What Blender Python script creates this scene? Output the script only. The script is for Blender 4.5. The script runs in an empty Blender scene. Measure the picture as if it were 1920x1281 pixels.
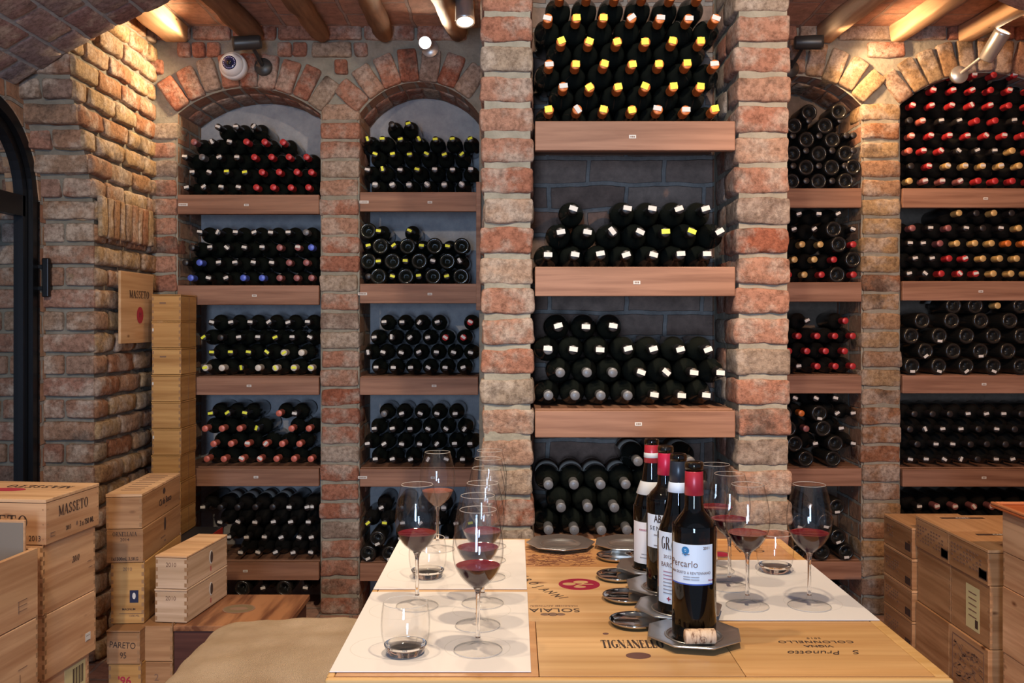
import bpy, math, random
from mathutils import Vector, Matrix, noise as mnoise
R = math.radians; PI = math.pi
SC = bpy.context.scene; COL = SC.collection
rnd = random.Random(11)

# ---------------------------------------------------------------- camera figures (metres; camera looks along +Y, level)
CAMZ, F, VX, VY = 1.28, 1750.0, 965.0, 605.0
DS = 4.07      # depth of the front of the side bays
DC = 2.66      # depth of the front of the projecting central bay
TZ = 0.76      # table top
def WX(x, D): return (x-VX)/F*D
def WZ(y, D): return CAMZ-(y-VY)/F*D
def P(x, y, D): return Vector((WX(x, D), D, WZ(y, D)))
def TAB(x, y, z=TZ):
    D = (CAMZ-z)*F/(y-VY); return Vector((WX(x, D), D, z))

# ---------------------------------------------------------------- mesh collector
class MB:
    def __init__(s): s.v=[]; s.f=[]; s.m=[]; s.sm=[]; s.t=[]
    def add(s, verts, faces, mat=0, smooth=False, tint=0.5):
        o=len(s.v); s.v.extend([tuple(p) for p in verts]); s.t.extend([tint]*len(verts))
        for f in faces: s.f.append([i+o for i in f]); s.m.append(mat); s.sm.append(smooth)
    def box(s, x0,x1,y0,y1,z0,z1, mat=0, tint=0.5):
        v=[(x,y,z) for x in (x0,x1) for y in (y0,y1) for z in (z0,z1)]
        s.add(v, [(0,1,3,2),(4,6,7,5),(0,4,5,1),(2,3,7,6),(0,2,6,4),(1,5,7,3)], mat, False, tint)
    def quad(s, a,b,c,d, mat=0, tint=.5): s.add([a,b,c,d],[(0,1,2,3)],mat,False,tint)
    def rbox(s, sx,sy,sz, M=None, r=.004, n=(1,1,1), amp=0, mat=0, tint=.5, smooth=True, seed=0, nf=14):
        h=(sx/2,sy/2,sz/2); r=min(r,min(h)*.99); ax=[]
        for k in range(3):
            a=h[k]; i=a-r; m=max(1,n[k]); mid=[-i+2*i*j/m for j in range(m+1)]
            ax.append([-a,-a+r*.3]+mid+[a-r*.3,a])
        idx={}; V=[]; Fc=[]
        nx,ny,nz=[len(q) for q in ax]
        def vid(i,j,k):
            key=(i,j,k)
            if key not in idx:
                p=[ax[0][i],ax[1][j],ax[2][k]]
                c=[max(-(h[q]-r),min(h[q]-r,p[q])) for q in range(3)]
                d=Vector([p[q]-c[q] for q in range(3)])
                if d.length>1e-9:
                    nb=max(abs(d[0]),abs(d[1]),abs(d[2])); d=d.normalized()*nb
                w=Vector(c)+d
                if amp:
                    s0=seed*7.31
                    nv=mnoise.noise_vector(Vector((w[0]*nf+s0,w[1]*nf-s0,w[2]*nf+s0*.5)))
                    nv2=mnoise.noise_vector(Vector((w[0]*nf*3+s0,w[1]*nf*3,w[2]*nf*3-s0)))
                    w=w+nv*amp+nv2*amp*.55
                idx[key]=len(V); V.append(M@w if M else w)
            return idx[key]
        for i in range(nx-1):
            for j in range(ny-1):
                Fc.append((vid(i,j,0),vid(i,j+1,0),vid(i+1,j+1,0),vid(i+1,j,0)))
                Fc.append((vid(i,j,nz-1),vid(i+1,j,nz-1),vid(i+1,j+1,nz-1),vid(i,j+1,nz-1)))
        for i in range(nx-1):
            for k in range(nz-1):
                Fc.append((vid(i,0,k),vid(i+1,0,k),vid(i+1,0,k+1),vid(i,0,k+1)))
                Fc.append((vid(i,ny-1,k),vid(i,ny-1,k+1),vid(i+1,ny-1,k+1),vid(i+1,ny-1,k)))
        for j in range(ny-1):
            for k in range(nz-1):
                Fc.append((vid(0,j,k),vid(0,j,k+1),vid(0,j+1,k+1),vid(0,j+1,k)))
                Fc.append((vid(nx-1,j,k),vid(nx-1,j+1,k),vid(nx-1,j+1,k+1),vid(nx-1,j,k+1)))
        s.add(V,Fc,mat,smooth,tint)
    def cb(s, x0,x1,y0,y1,z0,z1, r=.002, mat=0, tint=.5, smooth=False, **k):
        s.rbox(x1-x0,y1-y0,z1-z0,Matrix.Translation(((x0+x1)/2,(y0+y1)/2,(z0+z1)/2)),r=r,mat=mat,tint=tint,smooth=smooth,**k)
    def lathe(s, prof, seg=24, M=None, mat=0, smooth=True, tint=.5, cap=True, rf=None, mats=None):
        """prof: [(r,z)...]; axis +Z; rf(theta, ring) optional radius factor"""
        V=[];Fc=[];n=len(prof)
        for i,(r,z) in enumerate(prof):
            for k in range(seg):
                a=2*PI*k/seg; q=r*(rf(a,i) if rf else 1)
                w=Vector((q*math.cos(a),q*math.sin(a),z)); V.append(M@w if M else w)
        groups={}
        for i in range(n-1):
            for k in range(seg):
                k2=(k+1)%seg
                groups.setdefault(mats[i] if mats else mat,[]).append((i*seg+k,i*seg+k2,(i+1)*seg+k2,(i+1)*seg+k))
        if cap:
            groups.setdefault(mats[0] if mats else mat,[]).append(tuple(range(seg))[::-1])
            groups.setdefault(mats[-1] if mats else mat,[]).append(tuple((n-1)*seg+k for k in range(seg)))
        o=len(s.v); s.v.extend([tuple(p) for p in V]); s.t.extend([tint]*len(V))
        for m,fs in groups.items():
            for f in fs: s.f.append([i+o for i in f]); s.m.append(m); s.sm.append(smooth and len(f)==4)
    def tube(s, pts, rad, seg=10, mat=0, smooth=True, tint=.5):
        V=[];Fc=[];n=len(pts)
        rad=rad if isinstance(rad,(list,tuple)) else [rad]*n
        pts=[Vector(p) for p in pts]
        for i,p in enumerate(pts):
            d=(pts[min(i+1,n-1)]-pts[max(i-1,0)]).normalized()
            u=d.cross(Vector((0,0,1)));
            if u.length<1e-3: u=d.cross(Vector((1,0,0)))
            u.normalize(); w=d.cross(u)
            for k in range(seg):
                a=2*PI*k/seg; V.append(p+(u*math.cos(a)+w*math.sin(a))*rad[i])
        for i in range(n-1):
            for k in range(seg):
                Fc.append((i*seg+k,i*seg+(k+1)%seg,(i+1)*seg+(k+1)%seg,(i+1)*seg+k))
        s.add(V,Fc,mat,smooth,tint)
        s.add(V[:seg],[tuple(range(seg))],mat,False,tint); s.add(V[-seg:],[tuple(range(seg))[::-1]],mat,False,tint)
    def mesh(s, name, mats):
        me=bpy.data.meshes.new(name); me.from_pydata(s.v,[],s.f)
        for m in mats: me.materials.append(m)
        me.polygons.foreach_set('material_index',s.m); me.polygons.foreach_set('use_smooth',s.sm)
        at=me.attributes.new('tint','FLOAT','POINT'); at.data.foreach_set('value',s.t)
        me.update(); return me
    def build(s, name, mats, parent=None, loc=None, rot=None, fix=False):
        mats=mats if isinstance(mats,(list,tuple)) else [mats]
        me=s.mesh(name,mats)
        if fix:
            import bmesh
            b=bmesh.new(); b.from_mesh(me); bmesh.ops.recalc_face_normals(b,faces=b.faces); b.to_mesh(me); b.free()
        return link(name,me,parent,loc,rot)
def link(name, me, parent=None, loc=None, rot=None):
    o=bpy.data.objects.new(name,me); COL.objects.link(o)
    if parent: o.parent=parent
    if loc is not None: o.location=loc
    if rot is not None: o.rotation_euler=rot
    return o
def thing(name, label, cat, loc=(0,0,0), rz=0, group=None):
    o=bpy.data.objects.new(name,None); COL.objects.link(o); o.location=loc; o.rotation_euler=(0,0,rz)
    o.empty_display_size=.05
    o['label']=label; o['category']=cat
    if group: o['group']=group
    return o
def tag(o, label=None, cat=None, group=None, kind=None):
    if label: o['label']=label
    if cat: o['category']=cat
    if group: o['group']=group
    if kind: o['kind']=kind
    return o
def struct(o, label, cat):
    o['kind']='structure'; o['label']=label; o['category']=cat; return o

# ---------------------------------------------------------------- materials
def new_mat(name):
    m=bpy.data.materials.new(name); m.use_nodes=True; nt=m.node_tree
    return m, nt, nt.nodes['Principled BSDF']
def N(nt, t, **k):
    n=nt.nodes.new(t)
    for a,b in k.items():
        if a.startswith('_'): n.inputs[a[1:]].default_value=b
        else: setattr(n,a,b)
    return n
def L(nt,a,b): nt.links.new(a,b)
def simple(name, col, rough=.5, metal=0, **k):
    m,nt,b=new_mat(name); b.inputs['Base Color'].default_value=(*col,1); b.inputs['Roughness'].default_value=rough
    b.inputs['Metallic'].default_value=metal
    for a,v in k.items(): b.inputs[a.replace('_',' ')].default_value=v
    return m
def ramp(nt, stops, interp='LINEAR'):
    r=nt.nodes.new('ShaderNodeValToRGB'); e=r.color_ramp; e.interpolation=interp
    while len(e.elements)<len(stops): e.elements.new(.5)
    for i,(p,c) in enumerate(stops): e.elements[i].position=p; e.elements[i].color=(*c,1) if len(c)==3 else c
    return r
def mixc(nt, fac, a, b, mode='MIX'):
    m=nt.nodes.new('ShaderNodeMix'); m.data_type='RGBA'; m.blend_type=mode
    for s,v in ((0,fac),(6,a),(7,b)):
        if hasattr(v,'is_output') or hasattr(v,'links'): L(nt,v,m.inputs[s])
        elif s==0: m.inputs[0].default_value=v
        else: m.inputs[s].default_value=(*v,1)
    return m.outputs[2]
def bump(nt, h, strength, dist, bsdf):
    bp=N(nt,'ShaderNodeBump'); bp.inputs['Strength'].default_value=strength; bp.inputs['Distance'].default_value=dist
    L(nt,h,bp.inputs['Height']); L(nt,bp.outputs[0],bsdf.inputs['Normal'])
def brick_mat(name, stops):
    m,nt,b=new_mat(name)
    at=N(nt,'ShaderNodeAttribute',attribute_name='tint'); tc=N(nt,'ShaderNodeTexCoord')
    r=ramp(nt,stops); L(nt,at.outputs['Fac'],r.inputs[0])
    n1=N(nt,'ShaderNodeTexNoise',_Scale=9,_Detail=6,_Roughness=.65); L(nt,tc.outputs['Object'],n1.inputs[0])
    f1=ramp(nt,[(.47,(0,0,0)),(.60,(1,1,1))]); L(nt,n1.outputs[0],f1.inputs[0])
    c=mixc(nt,f1.outputs[0],r.outputs[0],(.56,.47,.40))
    mm=nt.nodes.new('ShaderNodeMath'); mm.operation='MULTIPLY'; mm.inputs[1].default_value=.72; L(nt,f1.outputs[0],mm.inputs[0])
    c.node.inputs[0].default_value=0; L(nt,mm.outputs[0],c.node.inputs[0])
    n2=N(nt,'ShaderNodeTexNoise',_Scale=5.5,_Detail=5,_Roughness=.7); L(nt,tc.outputs['Object'],n2.inputs[0])
    f2=ramp(nt,[(.56,(0,0,0)),(.70,(.8,.8,.8))]); L(nt,n2.outputs[0],f2.inputs[0])
    c=mixc(nt,f2.outputs[0],c,(.12,.09,.075))
    n3=N(nt,'ShaderNodeTexNoise',_Scale=60,_Detail=6,_Roughness=.75); L(nt,tc.outputs['Object'],n3.inputs[0])
    f3=ramp(nt,[(.34,(.5,.46,.43)),(.58,(1.12,1.1,1.08))]); L(nt,n3.outputs[0],f3.inputs[0])
    c=mixc(nt,1.0,c,f3.outputs[0],'MULTIPLY')
    L(nt,c,b.inputs['Base Color']); b.inputs['Roughness'].default_value=.9; b.inputs['Specular IOR Level'].default_value=.2
    n4=N(nt,'ShaderNodeTexNoise',_Scale=24,_Detail=9,_Roughness=.78); L(nt,tc.outputs['Object'],n4.inputs[0])
    bump(nt,n4.outputs[0],1.0,.014,b)
    return m
STOPS=[(0,(.35,.125,.075)),(.22,(.43,.19,.125)),(.42,(.49,.27,.19)),(.6,(.39,.165,.11)),(.78,(.50,.34,.25)),(.9,(.42,.33,.25)),(1,(.30,.22,.18))]
M_brick=brick_mat('brick',STOPS)
M_brick_old=brick_mat('brick_ochre',[(0,(.34,.15,.085)),(.3,(.42,.27,.14)),(.6,(.44,.31,.18)),(.8,(.40,.22,.14)),(1,(.33,.24,.16))])
M_brick_cool_light=brick_mat('brick_cool_light',[(0,(.27,.15,.14)),(.3,(.33,.20,.19)),(.6,(.28,.23,.24)),(.8,(.38,.25,.23)),(1,(.24,.21,.23))])  # vault bricks: cool dim light painted in as purple-grey brick colours
def mortar_mat(name,c1,c2):
    m,nt,b=new_mat(name); tc=N(nt,'ShaderNodeTexCoord')
    n=N(nt,'ShaderNodeTexNoise',_Scale=14,_Detail=8,_Roughness=.7); L(nt,tc.outputs['Object'],n.inputs[0])
    r=ramp(nt,[(.3,c1),(.7,c2)]); L(nt,n.outputs[0],r.inputs[0]); L(nt,r.outputs[0],b.inputs['Base Color'])
    b.inputs['Roughness'].default_value=.95; b.inputs['Specular IOR Level'].default_value=.15
    n2=N(nt,'ShaderNodeTexNoise',_Scale=55,_Detail=8); L(nt,tc.outputs['Object'],n2.inputs[0]); bump(nt,n2.outputs[0],.7,.006,b)
    return m
M_mortar=mortar_mat('mortar',(.20,.18,.14),(.34,.31,.25))
M_brick_pier=brick_mat('brick_pier',[(0,(.30,.15,.11)),(.3,(.36,.22,.15)),(.6,(.33,.24,.18)),(.8,(.38,.20,.15)),(1,(.27,.20,.17))])
M_mortar_dark=mortar_mat('dark_mortar',(.13,.12,.10),(.22,.20,.17))
M_mortar_grey=mortar_mat('grey_mortar',(.24,.26,.27),(.38,.40,.41))
M_plaster=mortar_mat('plaster',(.30,.29,.30),(.46,.43,.42))
M_plaster_blue=mortar_mat('limewash',(.30,.36,.40),(.46,.52,.55))
def bricktex(name, axes, c1, c2, mort, bw=.25, rh=.083):
    """flat brickwork; axes = which object axes run along and across the courses"""
    m,nt,b=new_mat(name); tc=N(nt,'ShaderNodeTexCoord'); sp=N(nt,'ShaderNodeSeparateXYZ'); L(nt,tc.outputs['Object'],sp.inputs[0])
    cb=N(nt,'ShaderNodeCombineXYZ'); L(nt,sp.outputs[axes[0]],cb.inputs[0]); L(nt,sp.outputs[axes[1]],cb.inputs[1])
    nz=N(nt,'ShaderNodeTexNoise',_Scale=6,_Detail=4); L(nt,tc.outputs['Object'],nz.inputs[0])
    vm=N(nt,'ShaderNodeVectorMath',operation='MULTIPLY_ADD'); L(nt,nz.outputs[1],vm.inputs[0]); vm.inputs[1].default_value=(.03,.03,0); L(nt,cb.outputs[0],vm.inputs[2])
    bt=N(nt,'ShaderNodeTexBrick'); L(nt,vm.outputs[0],bt.inputs['Vector'])
    bt.inputs['Color1'].default_value=(*c1,1); bt.inputs['Color2'].default_value=(*c2,1); bt.inputs['Mortar'].default_value=(*mort,1)
    bt.inputs['Scale'].default_value=1; bt.inputs['Mortar Size'].default_value=.008; bt.inputs['Mortar Smooth'].default_value=.3
    bt.inputs['Brick Width'].default_value=bw; bt.inputs['Row Height'].default_value=rh; bt.inputs['Bias'].default_value=-.1
    n3=N(nt,'ShaderNodeTexNoise',_Scale=25,_Detail=7,_Roughness=.7); L(nt,tc.outputs['Object'],n3.inputs[0])
    f3=ramp(nt,[(.3,(.6,.6,.6)),(.7,(1.15,1.12,1.1))]); L(nt,n3.outputs[0],f3.inputs[0])
    c=mixc(nt,1.0,bt.outputs[0],f3.outputs[0],'MULTIPLY'); L(nt,c,b.inputs['Base Color'])
    b.inputs['Roughness'].default_value=.92; b.inputs['Specular IOR Level'].default_value=.2
    mx=N(nt,'ShaderNodeMath',operation='SUBTRACT'); L(nt,n3.outputs[0],mx.inputs[0]); L(nt,bt.outputs['Fac'],mx.inputs[1])
    bump(nt,mx.outputs[0],.8,.01,b)
    return m
BT_side=bricktex('brickwork_side',(1,2),(.40,.20,.13),(.42,.28,.18),(.36,.34,.30))
BT_front=bricktex('brickwork_front',(0,2),(.36,.19,.13),(.40,.26,.18),(.34,.33,.31))
BT_soffit=bricktex('brickwork_soffit',(1,0),(.30,.16,.12),(.34,.22,.17),(.30,.29,.29),bw=.26,rh=.105)
BT_intr=bricktex('brickwork_intrados',(1,0),(.36,.19,.13),(.38,.25,.18),(.33,.31,.28),bw=.4,rh=.07)
BT_pale=bricktex('limewashed_brickwork',(0,2),(.21,.135,.105),(.29,.21,.17),(.25,.23,.215))
M_tile=bricktex('terracotta_tiles',(1,0),(.50,.27,.19),(.55,.33,.24),(.42,.31,.26),bw=.28,rh=.14)
def wood(name, dark, light, mode='side', fine=60, knots=.0, rough=.55, ringc=None, con=1.0, bmp=.12):
    m,nt,b=new_mat(name); tc=N(nt,'ShaderNodeTexCoord'); oi=N(nt,'ShaderNodeObjectInfo')
    off=N(nt,'ShaderNodeVectorMath',operation='SCALE'); off.inputs[0].default_value=(7.3,5.1,3.7); L(nt,oi.outputs['Random'],off.inputs[3])
    ad=N(nt,'ShaderNodeVectorMath',operation='ADD'); L(nt,tc.outputs['Object'],ad.inputs[0]); L(nt,off.outputs[0],ad.inputs[1])
    s={'side':(2.2,2.2,fine),'x':(2.2,fine,fine),'y':(fine,2.2,fine),'z':(fine,fine,2.2)}[mode]
    sc=N(nt,'ShaderNodeVectorMath',operation='MULTIPLY'); sc.inputs[1].default_value=s; L(nt,ad.outputs[0],sc.inputs[0])
    n1=N(nt,'ShaderNodeTexNoise',_Scale=1,_Detail=5,_Roughness=.55,_Distortion=.35); L(nt,sc.outputs[0],n1.inputs[0])
    r=ramp(nt,[(.5-.17/con,dark),(.5+.13/con,light)]); L(nt,n1.outputs[0],r.inputs[0])
    sc2=N(nt,'ShaderNodeVectorMath',operation='SCALE'); sc2.inputs[3].default_value=.14; L(nt,sc.outputs[0],sc2.inputs[0])
    n2=N(nt,'ShaderNodeTexNoise',_Scale=1,_Detail=3,_Distortion=.8); L(nt,sc2.outputs[0],n2.inputs[0])
    r2=ramp(nt,[(.35,(.80,.74,.66)),(.65,(1.08,1.06,1.04))]); L(nt,n2.outputs[0],r2.inputs[0])
    c=mixc(nt,1.0,r.outputs[0],r2.outputs[0],'MULTIPLY')
    if knots:
        ks={'side':(5,5,11),'x':(5,11,11),'y':(11,5,11),'z':(11,11,5)}[mode]
        sk=N(nt,'ShaderNodeVectorMath',operation='MULTIPLY'); sk.inputs[1].default_value=ks; L(nt,ad.outputs[0],sk.inputs[0])
        vo=N(nt,'ShaderNodeTexVoronoi'); vo.inputs['Scale'].default_value=1; L(nt,sk.outputs[0],vo.inputs[0])
        rk=ramp(nt,[(.03,(1,1,1)),(.10*knots+.03,(0,0,0))]); L(nt,vo.outputs['Distance'],rk.inputs[0])
        c=mixc(nt,rk.outputs[0],c,(dark[0]*.35,dark[1]*.25,dark[2]*.2))
    L(nt,c,b.inputs['Base Color']); b.inputs['Roughness'].default_value=rough; b.inputs['Specular IOR Level'].default_value=.35
    bump(nt,n1.outputs[0],bmp,.002,b)
    return m
W_shelf=wood('shelf_timber',(.20,.095,.06),(.33,.175,.115),'x',45,rough=.6,bmp=.3)
W_pine=wood('pine',(.48,.255,.135),(.69,.43,.25),'side',48,.7)
W_pineL=wood('pine_lid',(.50,.285,.15),(.72,.47,.28),'x',48,.6)
W_gold=wood('golden_pine',(.40,.20,.06),(.57,.33,.12),'side',45,.5)
W_aged=wood('aged_pine',(.29,.145,.065),(.46,.265,.135),'side',45,.6)
W_agedL=wood('aged_pine_lid',(.46,.26,.13),(.60,.37,.20),'y',55,.5)
W_pale=wood('pale_pine',(.46,.32,.21),(.66,.49,.36),'side',48,.5)
W_end=simple('end_grain',(.30,.165,.08),.8)
W_table=[wood('table_pine_%d'%i,a,b,'x',38,k,rough=.38,bmp=.06) for i,(a,b,k) in enumerate([
    ((.52,.235,.085),(.66,.35,.15),.5),((.62,.35,.155),(.76,.49,.255),.8),((.56,.31,.13),(.72,.45,.215),.8),((.48,.22,.08),(.60,.31,.13),.3),((.60,.32,.125),(.76,.46,.205),.8)])]
W_trim=wood('table_edge',(.60,.33,.11),(.70,.42,.17),'x',60)
W_walnut=wood('walnut',(.10,.035,.018),(.30,.13,.06),'x',26,rough=.35,con=1.3)
W_mahog=wood('mahogany',(.045,.016,.013),(.085,.032,.024),'x',40,rough=.45)
W_log=wood('bark_log',(.09,.045,.025),(.24,.13,.07),'y',24,.6,rough=.85,bmp=.6)
W_beam=wood('ceiling_timber',(.42,.25,.14),(.60,.40,.25),'y',30,.3,rough=.8,bmp=.3)
M_ink=simple('ink',(.05,.025,.018),.8); M_ink2=simple('faded_ink',(.20,.11,.07),.8); M_inkred=simple('red_ink',(.36,.02,.045),.7)
M_white=simple('paper_tag',(.62,.60,.57),.6); M_yellow=simple('yellow_tag',(.78,.82,.05),.55)
M_mat=simple('paper_mat',(.80,.73,.69),.75); M_label=simple('label_paper',(.33,.29,.25),.9,Specular_IOR_Level=.1)
M_bottle=simple('dark_glass',(.010,.012,.010),.07,Specular_IOR_Level=.5)
M_bottle2=simple('dark_glass_satin',(.014,.013,.012),.22,Specular_IOR_Level=.5)
CAPC={'K':(.020,.017,.018),'R':(.42,.025,.03),'P':(.26,.09,.09),'O':(.62,.17,.035),'Y':(.55,.36,.14),'B':(.08,.13,.55),'W':(.62,.57,.50),'G':(.13,.13,.14),'S':(.55,.14,.10)}
M_cap={k:simple('foil_'+k.lower(),c,.38,.15 if k!='W' else 0) for k,c in CAPC.items()}
M_steel=simple('black_steel',(.012,.013,.016),.35,.6)
M_pewter=simple('pewter',(.62,.60,.57),.32,.95); M_chrome=simple('steel_dish',(.55,.54,.52),.10,1.0)
M_grey=simple('grey_metal',(.28,.28,.28),.45,.6); M_lampblk=simple('lamp_black',(.03,.03,.03),.4); M_lampsil=simple('lamp_silver',(.55,.54,.52),.35,.7)
M_whiteplastic=simple('white_plastic',(.75,.75,.75),.35)
M_cork=None
def emis(name,col,st):
    m,nt,b=new_mat(name); b.inputs['Base Color'].default_value=(*col,1); b.inputs['Emission Color'].default_value=(*col,1); b.inputs['Emission Strength'].default_value=st; return m
M_lamp=emis('lamp_face',(1,.86,.66),14)
def thin_glass(name, tint=(1,1,1), edge=(.42,.43,.44)):
    m,nt,b=new_mat(name); nt.nodes.remove(b); out=nt.nodes['Material Output']
    tr=N(nt,'ShaderNodeBsdfTransparent'); gl=N(nt,'ShaderNodeBsdfGlossy'); gl.inputs['Roughness'].default_value=.02
    lw=N(nt,'ShaderNodeLayerWeight'); lw.inputs[0].default_value=.5
    r=ramp(nt,[(0,tint),(.80,tint),(.98,edge)]); L(nt,lw.outputs['Facing'],r.inputs[0]); L(nt,r.outputs[0],tr.inputs[0])
    fr=ramp(nt,[(0,(.028,)*3),(.6,(.040,)*3),(.85,(.12,)*3),(1,(.6,)*3)]); L(nt,lw.outputs['Facing'],fr.inputs[0])
    mx=N(nt,'ShaderNodeMixShader'); L(nt,fr.outputs[0],mx.inputs[0]); L(nt,tr.outputs[0],mx.inputs[1]); L(nt,gl.outputs[0],mx.inputs[2]); L(nt,mx.outputs[0],out.inputs[0])
    return m
M_thin=thin_glass('clear_thin_glass'); M_pane=thin_glass('door_pane',(.88,.90,.90),(.5,.5,.5))
M_clear=simple('clear_glass',(1,1,1),.0,Transmission_Weight=1.0,IOR=1.45)
M_wine=simple('red_wine',(.030,.002,.004),.02,Specular_IOR_Level=.5); M_wine_rim=simple('wine_edge',(.32,.02,.03),.05)
M_rose=simple('light_wine',(.22,.09,.05),.03,Alpha=.45); M_rose_rim=simple('light_wine_edge',(.40,.13,.09),.05,Alpha=.7)
M_green=simple('bottle_glass',(.13,.085,.028),.02,Transmission_Weight=1.0,IOR=1.45)
M_innerwine=simple('wine_in_bottle',(.012,.004,.004),.3)
# ================================================================ ROOM SHELL
XS=-1.57                     # left side wall
M_plaster_shade=mortar_mat('plaster_painted_shade',(.13,.095,.07),(.22,.16,.12))  # niche plaster darkened: shade of the dimmer bays painted into its colour
def noisey(*a): return mnoise.noise(Vector(a))
def brick(mb, c, size, rot=None, tint=None, r=.012, amp=.0055, n=(5,2,3), mat=0):
    M=Matrix.Translation(c)
    if rot is not None: M=M@rot
    mb.rbox(size[0],size[1],size[2],M,r=r,n=n,amp=amp,mat=mat,tint=rnd.random() if tint is None else tint,seed=rnd.random()*50)

def pillar(name, x0, x1, yf, yb, ztop, label, pitch=.083, zb=0.0, old=False, n=(5,2,3), side=None, order=None):
    mb=MB(); w=x1-x0
    mb.box(x0+.010,x1-.010,yf+.009,yb,0,ztop,1)
    z=zb; k=0
    while z<ztop:
        h=pitch-(.010 if pitch<.085 else .012)+rnd.uniform(-.004,.003); jx=rnd.uniform(-.004,.004); jw=rnd.uniform(-.008,.004)
        brick(mb,((x0+x1)/2+jx,yf+.075,z+pitch/2),(w+jw,.15+rnd.uniform(-.008,.008),h),Matrix.Rotation(rnd.uniform(-.02,.02),4,'Z')@Matrix.Rotation(rnd.uniform(-.014,.014),4,'Y'),n=n)
        yy=yf+.16
        while yy<yb-.06:
            brick(mb,((x0+x1)/2+rnd.uniform(-.004,.004),yy+.068,z+pitch/2),(w-.004+rnd.uniform(-.008,.004),.135,h),n=(3,1,2)); yy+=.15
        z+=pitch; k+=1
    return struct(mb.build(name,[M_brick_old if old else M_brick,M_mortar]),label,'pillar')

YB=4.39  # back of the side bays
pillar('brick_pillar',-.849,-.679,DS,YB,CAMZ+.905,'narrow brick pillar between the two bays of shelves beside the door side')
pillar('brick_pillar',1.516,1.686,DS,YB,CAMZ+.955,'narrow ochre brick pillar between the two bays behind the stacked crates',old=True)
pillar('brick_pillar',-1.60,-1.474,DS,YB,CAMZ+.85,'half-width brick pillar in the corner behind the golden boxes')
pillar('brick_pillar',-.097,.055,DC,3.02,2.75,'tall brick pillar beside the wine glasses, edging the projecting bay',pitch=.0865,n=(9,3,6))
pillar('brick_pillar',.631,.789,DC,3.02,2.75,'tall brick pillar behind the standing bottles, edging the projecting bay',pitch=.0865,n=(9,3,6))
pillar('brick_pillar',2.42,2.60,DS,YB,CAMZ+.95,'brick pillar at the far end of the shelves, past the stacked crates',old=True,n=(3,1,2))

# central projecting block: flanks, back and head
mb=MB()
mb.box(-.09,.045,3.0,YB+.02,0,2.75,0); mb.box(.64,.782,3.0,YB+.02,0,2.75,0)
mb.box(.045,.64,3.02,3.10,0,2.75,1)
struct(mb.build('wall_center',[BT_side,BT_pale]),'pale limewashed brick wall behind the projecting central bay','wall')

# arches
ZC=CAMZ+1.29
BAYS=[(-1.474,-.849,.114,.914,.15,False),(-.679,-.155,.139,.914,.145,False),(.95,1.516,.13,.95,.15,True),(1.686,2.42,.14,.9535,.15,True)]
ARCH=[]
for xl,xr,rise,spr,vl,old in BAYS:
    h=(xr-xl)/2; Rr=(h*h+rise*rise)/(2*rise); ARCH.append(((xl+xr)/2,CAMZ+spr+rise-Rr,Rr,h,vl,old))
def arch_low(x):
    for cx,cz,Rr,h,vl,old in ARCH:
        if abs(x-cx)<h-1e-6: return cz+math.sqrt(Rr*Rr-(x-cx)**2)
    return None
mb=MB()
xs=[-1.62]
for cx,cz,Rr,h,vl,old in ARCH:
    xs+= [cx-h-1e-4]+[cx-h+2*h*i/16 for i in range(17)]+[cx+h+1e-4]
xs[2]=xs[2]; xs.append(2.75); xs=sorted(xs)
for a,b in zip(xs[:-1],xs[1:]):
    m=(a+b)/2; lo=arch_low(m)
    if lo is None:
        mb.quad((a,DS+.016,0),(b,DS+.016,0),(b,DS+.016,ZC),(a,DS+.016,ZC),0)
    else:
        A=arch_low(max(a,min(b,a+1e-5))) or lo; Bz=arch_low(b-1e-5) or lo
        mb.quad((a,DS+.016,A),(b,DS+.016,Bz),(b,DS+.016,ZC),(a,DS+.016,ZC),0)
        mb.quad((a,DS+.016,A),(a,YB,A),(b,YB,Bz),(b,DS+.016,Bz),1)
for cx,cz,Rr,h,vl,old in ARCH:      # jambs inside each bay
    for sx in (-1,1):
        x=cx+sx*h; mb.quad((x,DS+.016,0),(x,YB,0),(x,YB,CAMZ+.96),(x,DS+.016,CAMZ+.96),3)
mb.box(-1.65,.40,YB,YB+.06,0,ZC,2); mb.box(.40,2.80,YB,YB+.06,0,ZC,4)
struct(mb.build('wall_back',[M_mortar,BT_intr,M_plaster,BT_side,M_plaster_shade]),'back wall of the cellar with arched plastered niches','wall')

# voussoirs over each niche
for i,(cx,cz,Rr,h,vl,old) in enumerate(ARCH):
    mb=MB(); th0=math.asin(h/Rr); n=round(2*th0*Rr/.073)
    for k in range(n):
        th=-th0+(k+.5)*2*th0/n
        ln=vl
        s=math.sin(abs(th))
        lim=.083
        if abs(th)>.3:
            over=(Rr+ln)*s-(h+lim)
            if over>0: ln=max(.06,(h+lim)/s-Rr)
        rm=Rr+ln/2+rnd.uniform(-.004,.006)
        c=Vector((cx+rm*math.sin(th),DS+.055,cz+rm*math.cos(th)))
        if -.17<c.x<.86: continue
        wd=2*th0*(Rr+ln*.5)/n-.011
        brick(mb,c,(wd,.13,ln-.004),Matrix.Rotation(th,4,'Y'),n=(3,2,5),r=.012,amp=.0045)
        # the brick's inner neighbour, running back under the arch
        c2=Vector((cx+(Rr+.03)*math.sin(th),DS+.205,cz+(Rr+.03)*math.cos(th)))
        brick(mb,c2,(wd*.92,.16,.075),Matrix.Rotation(th,4,'Y'),n=(2,3,1))
    struct(mb.build('wall_arch',[M_brick_old if old else M_brick]),['brick arch over the niche nearest the door','brick arch over the niche beside the central bay','brick arch over the narrow niche behind the glasses','wide brick arch over the niche behind the crates'][i],'arch')
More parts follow.
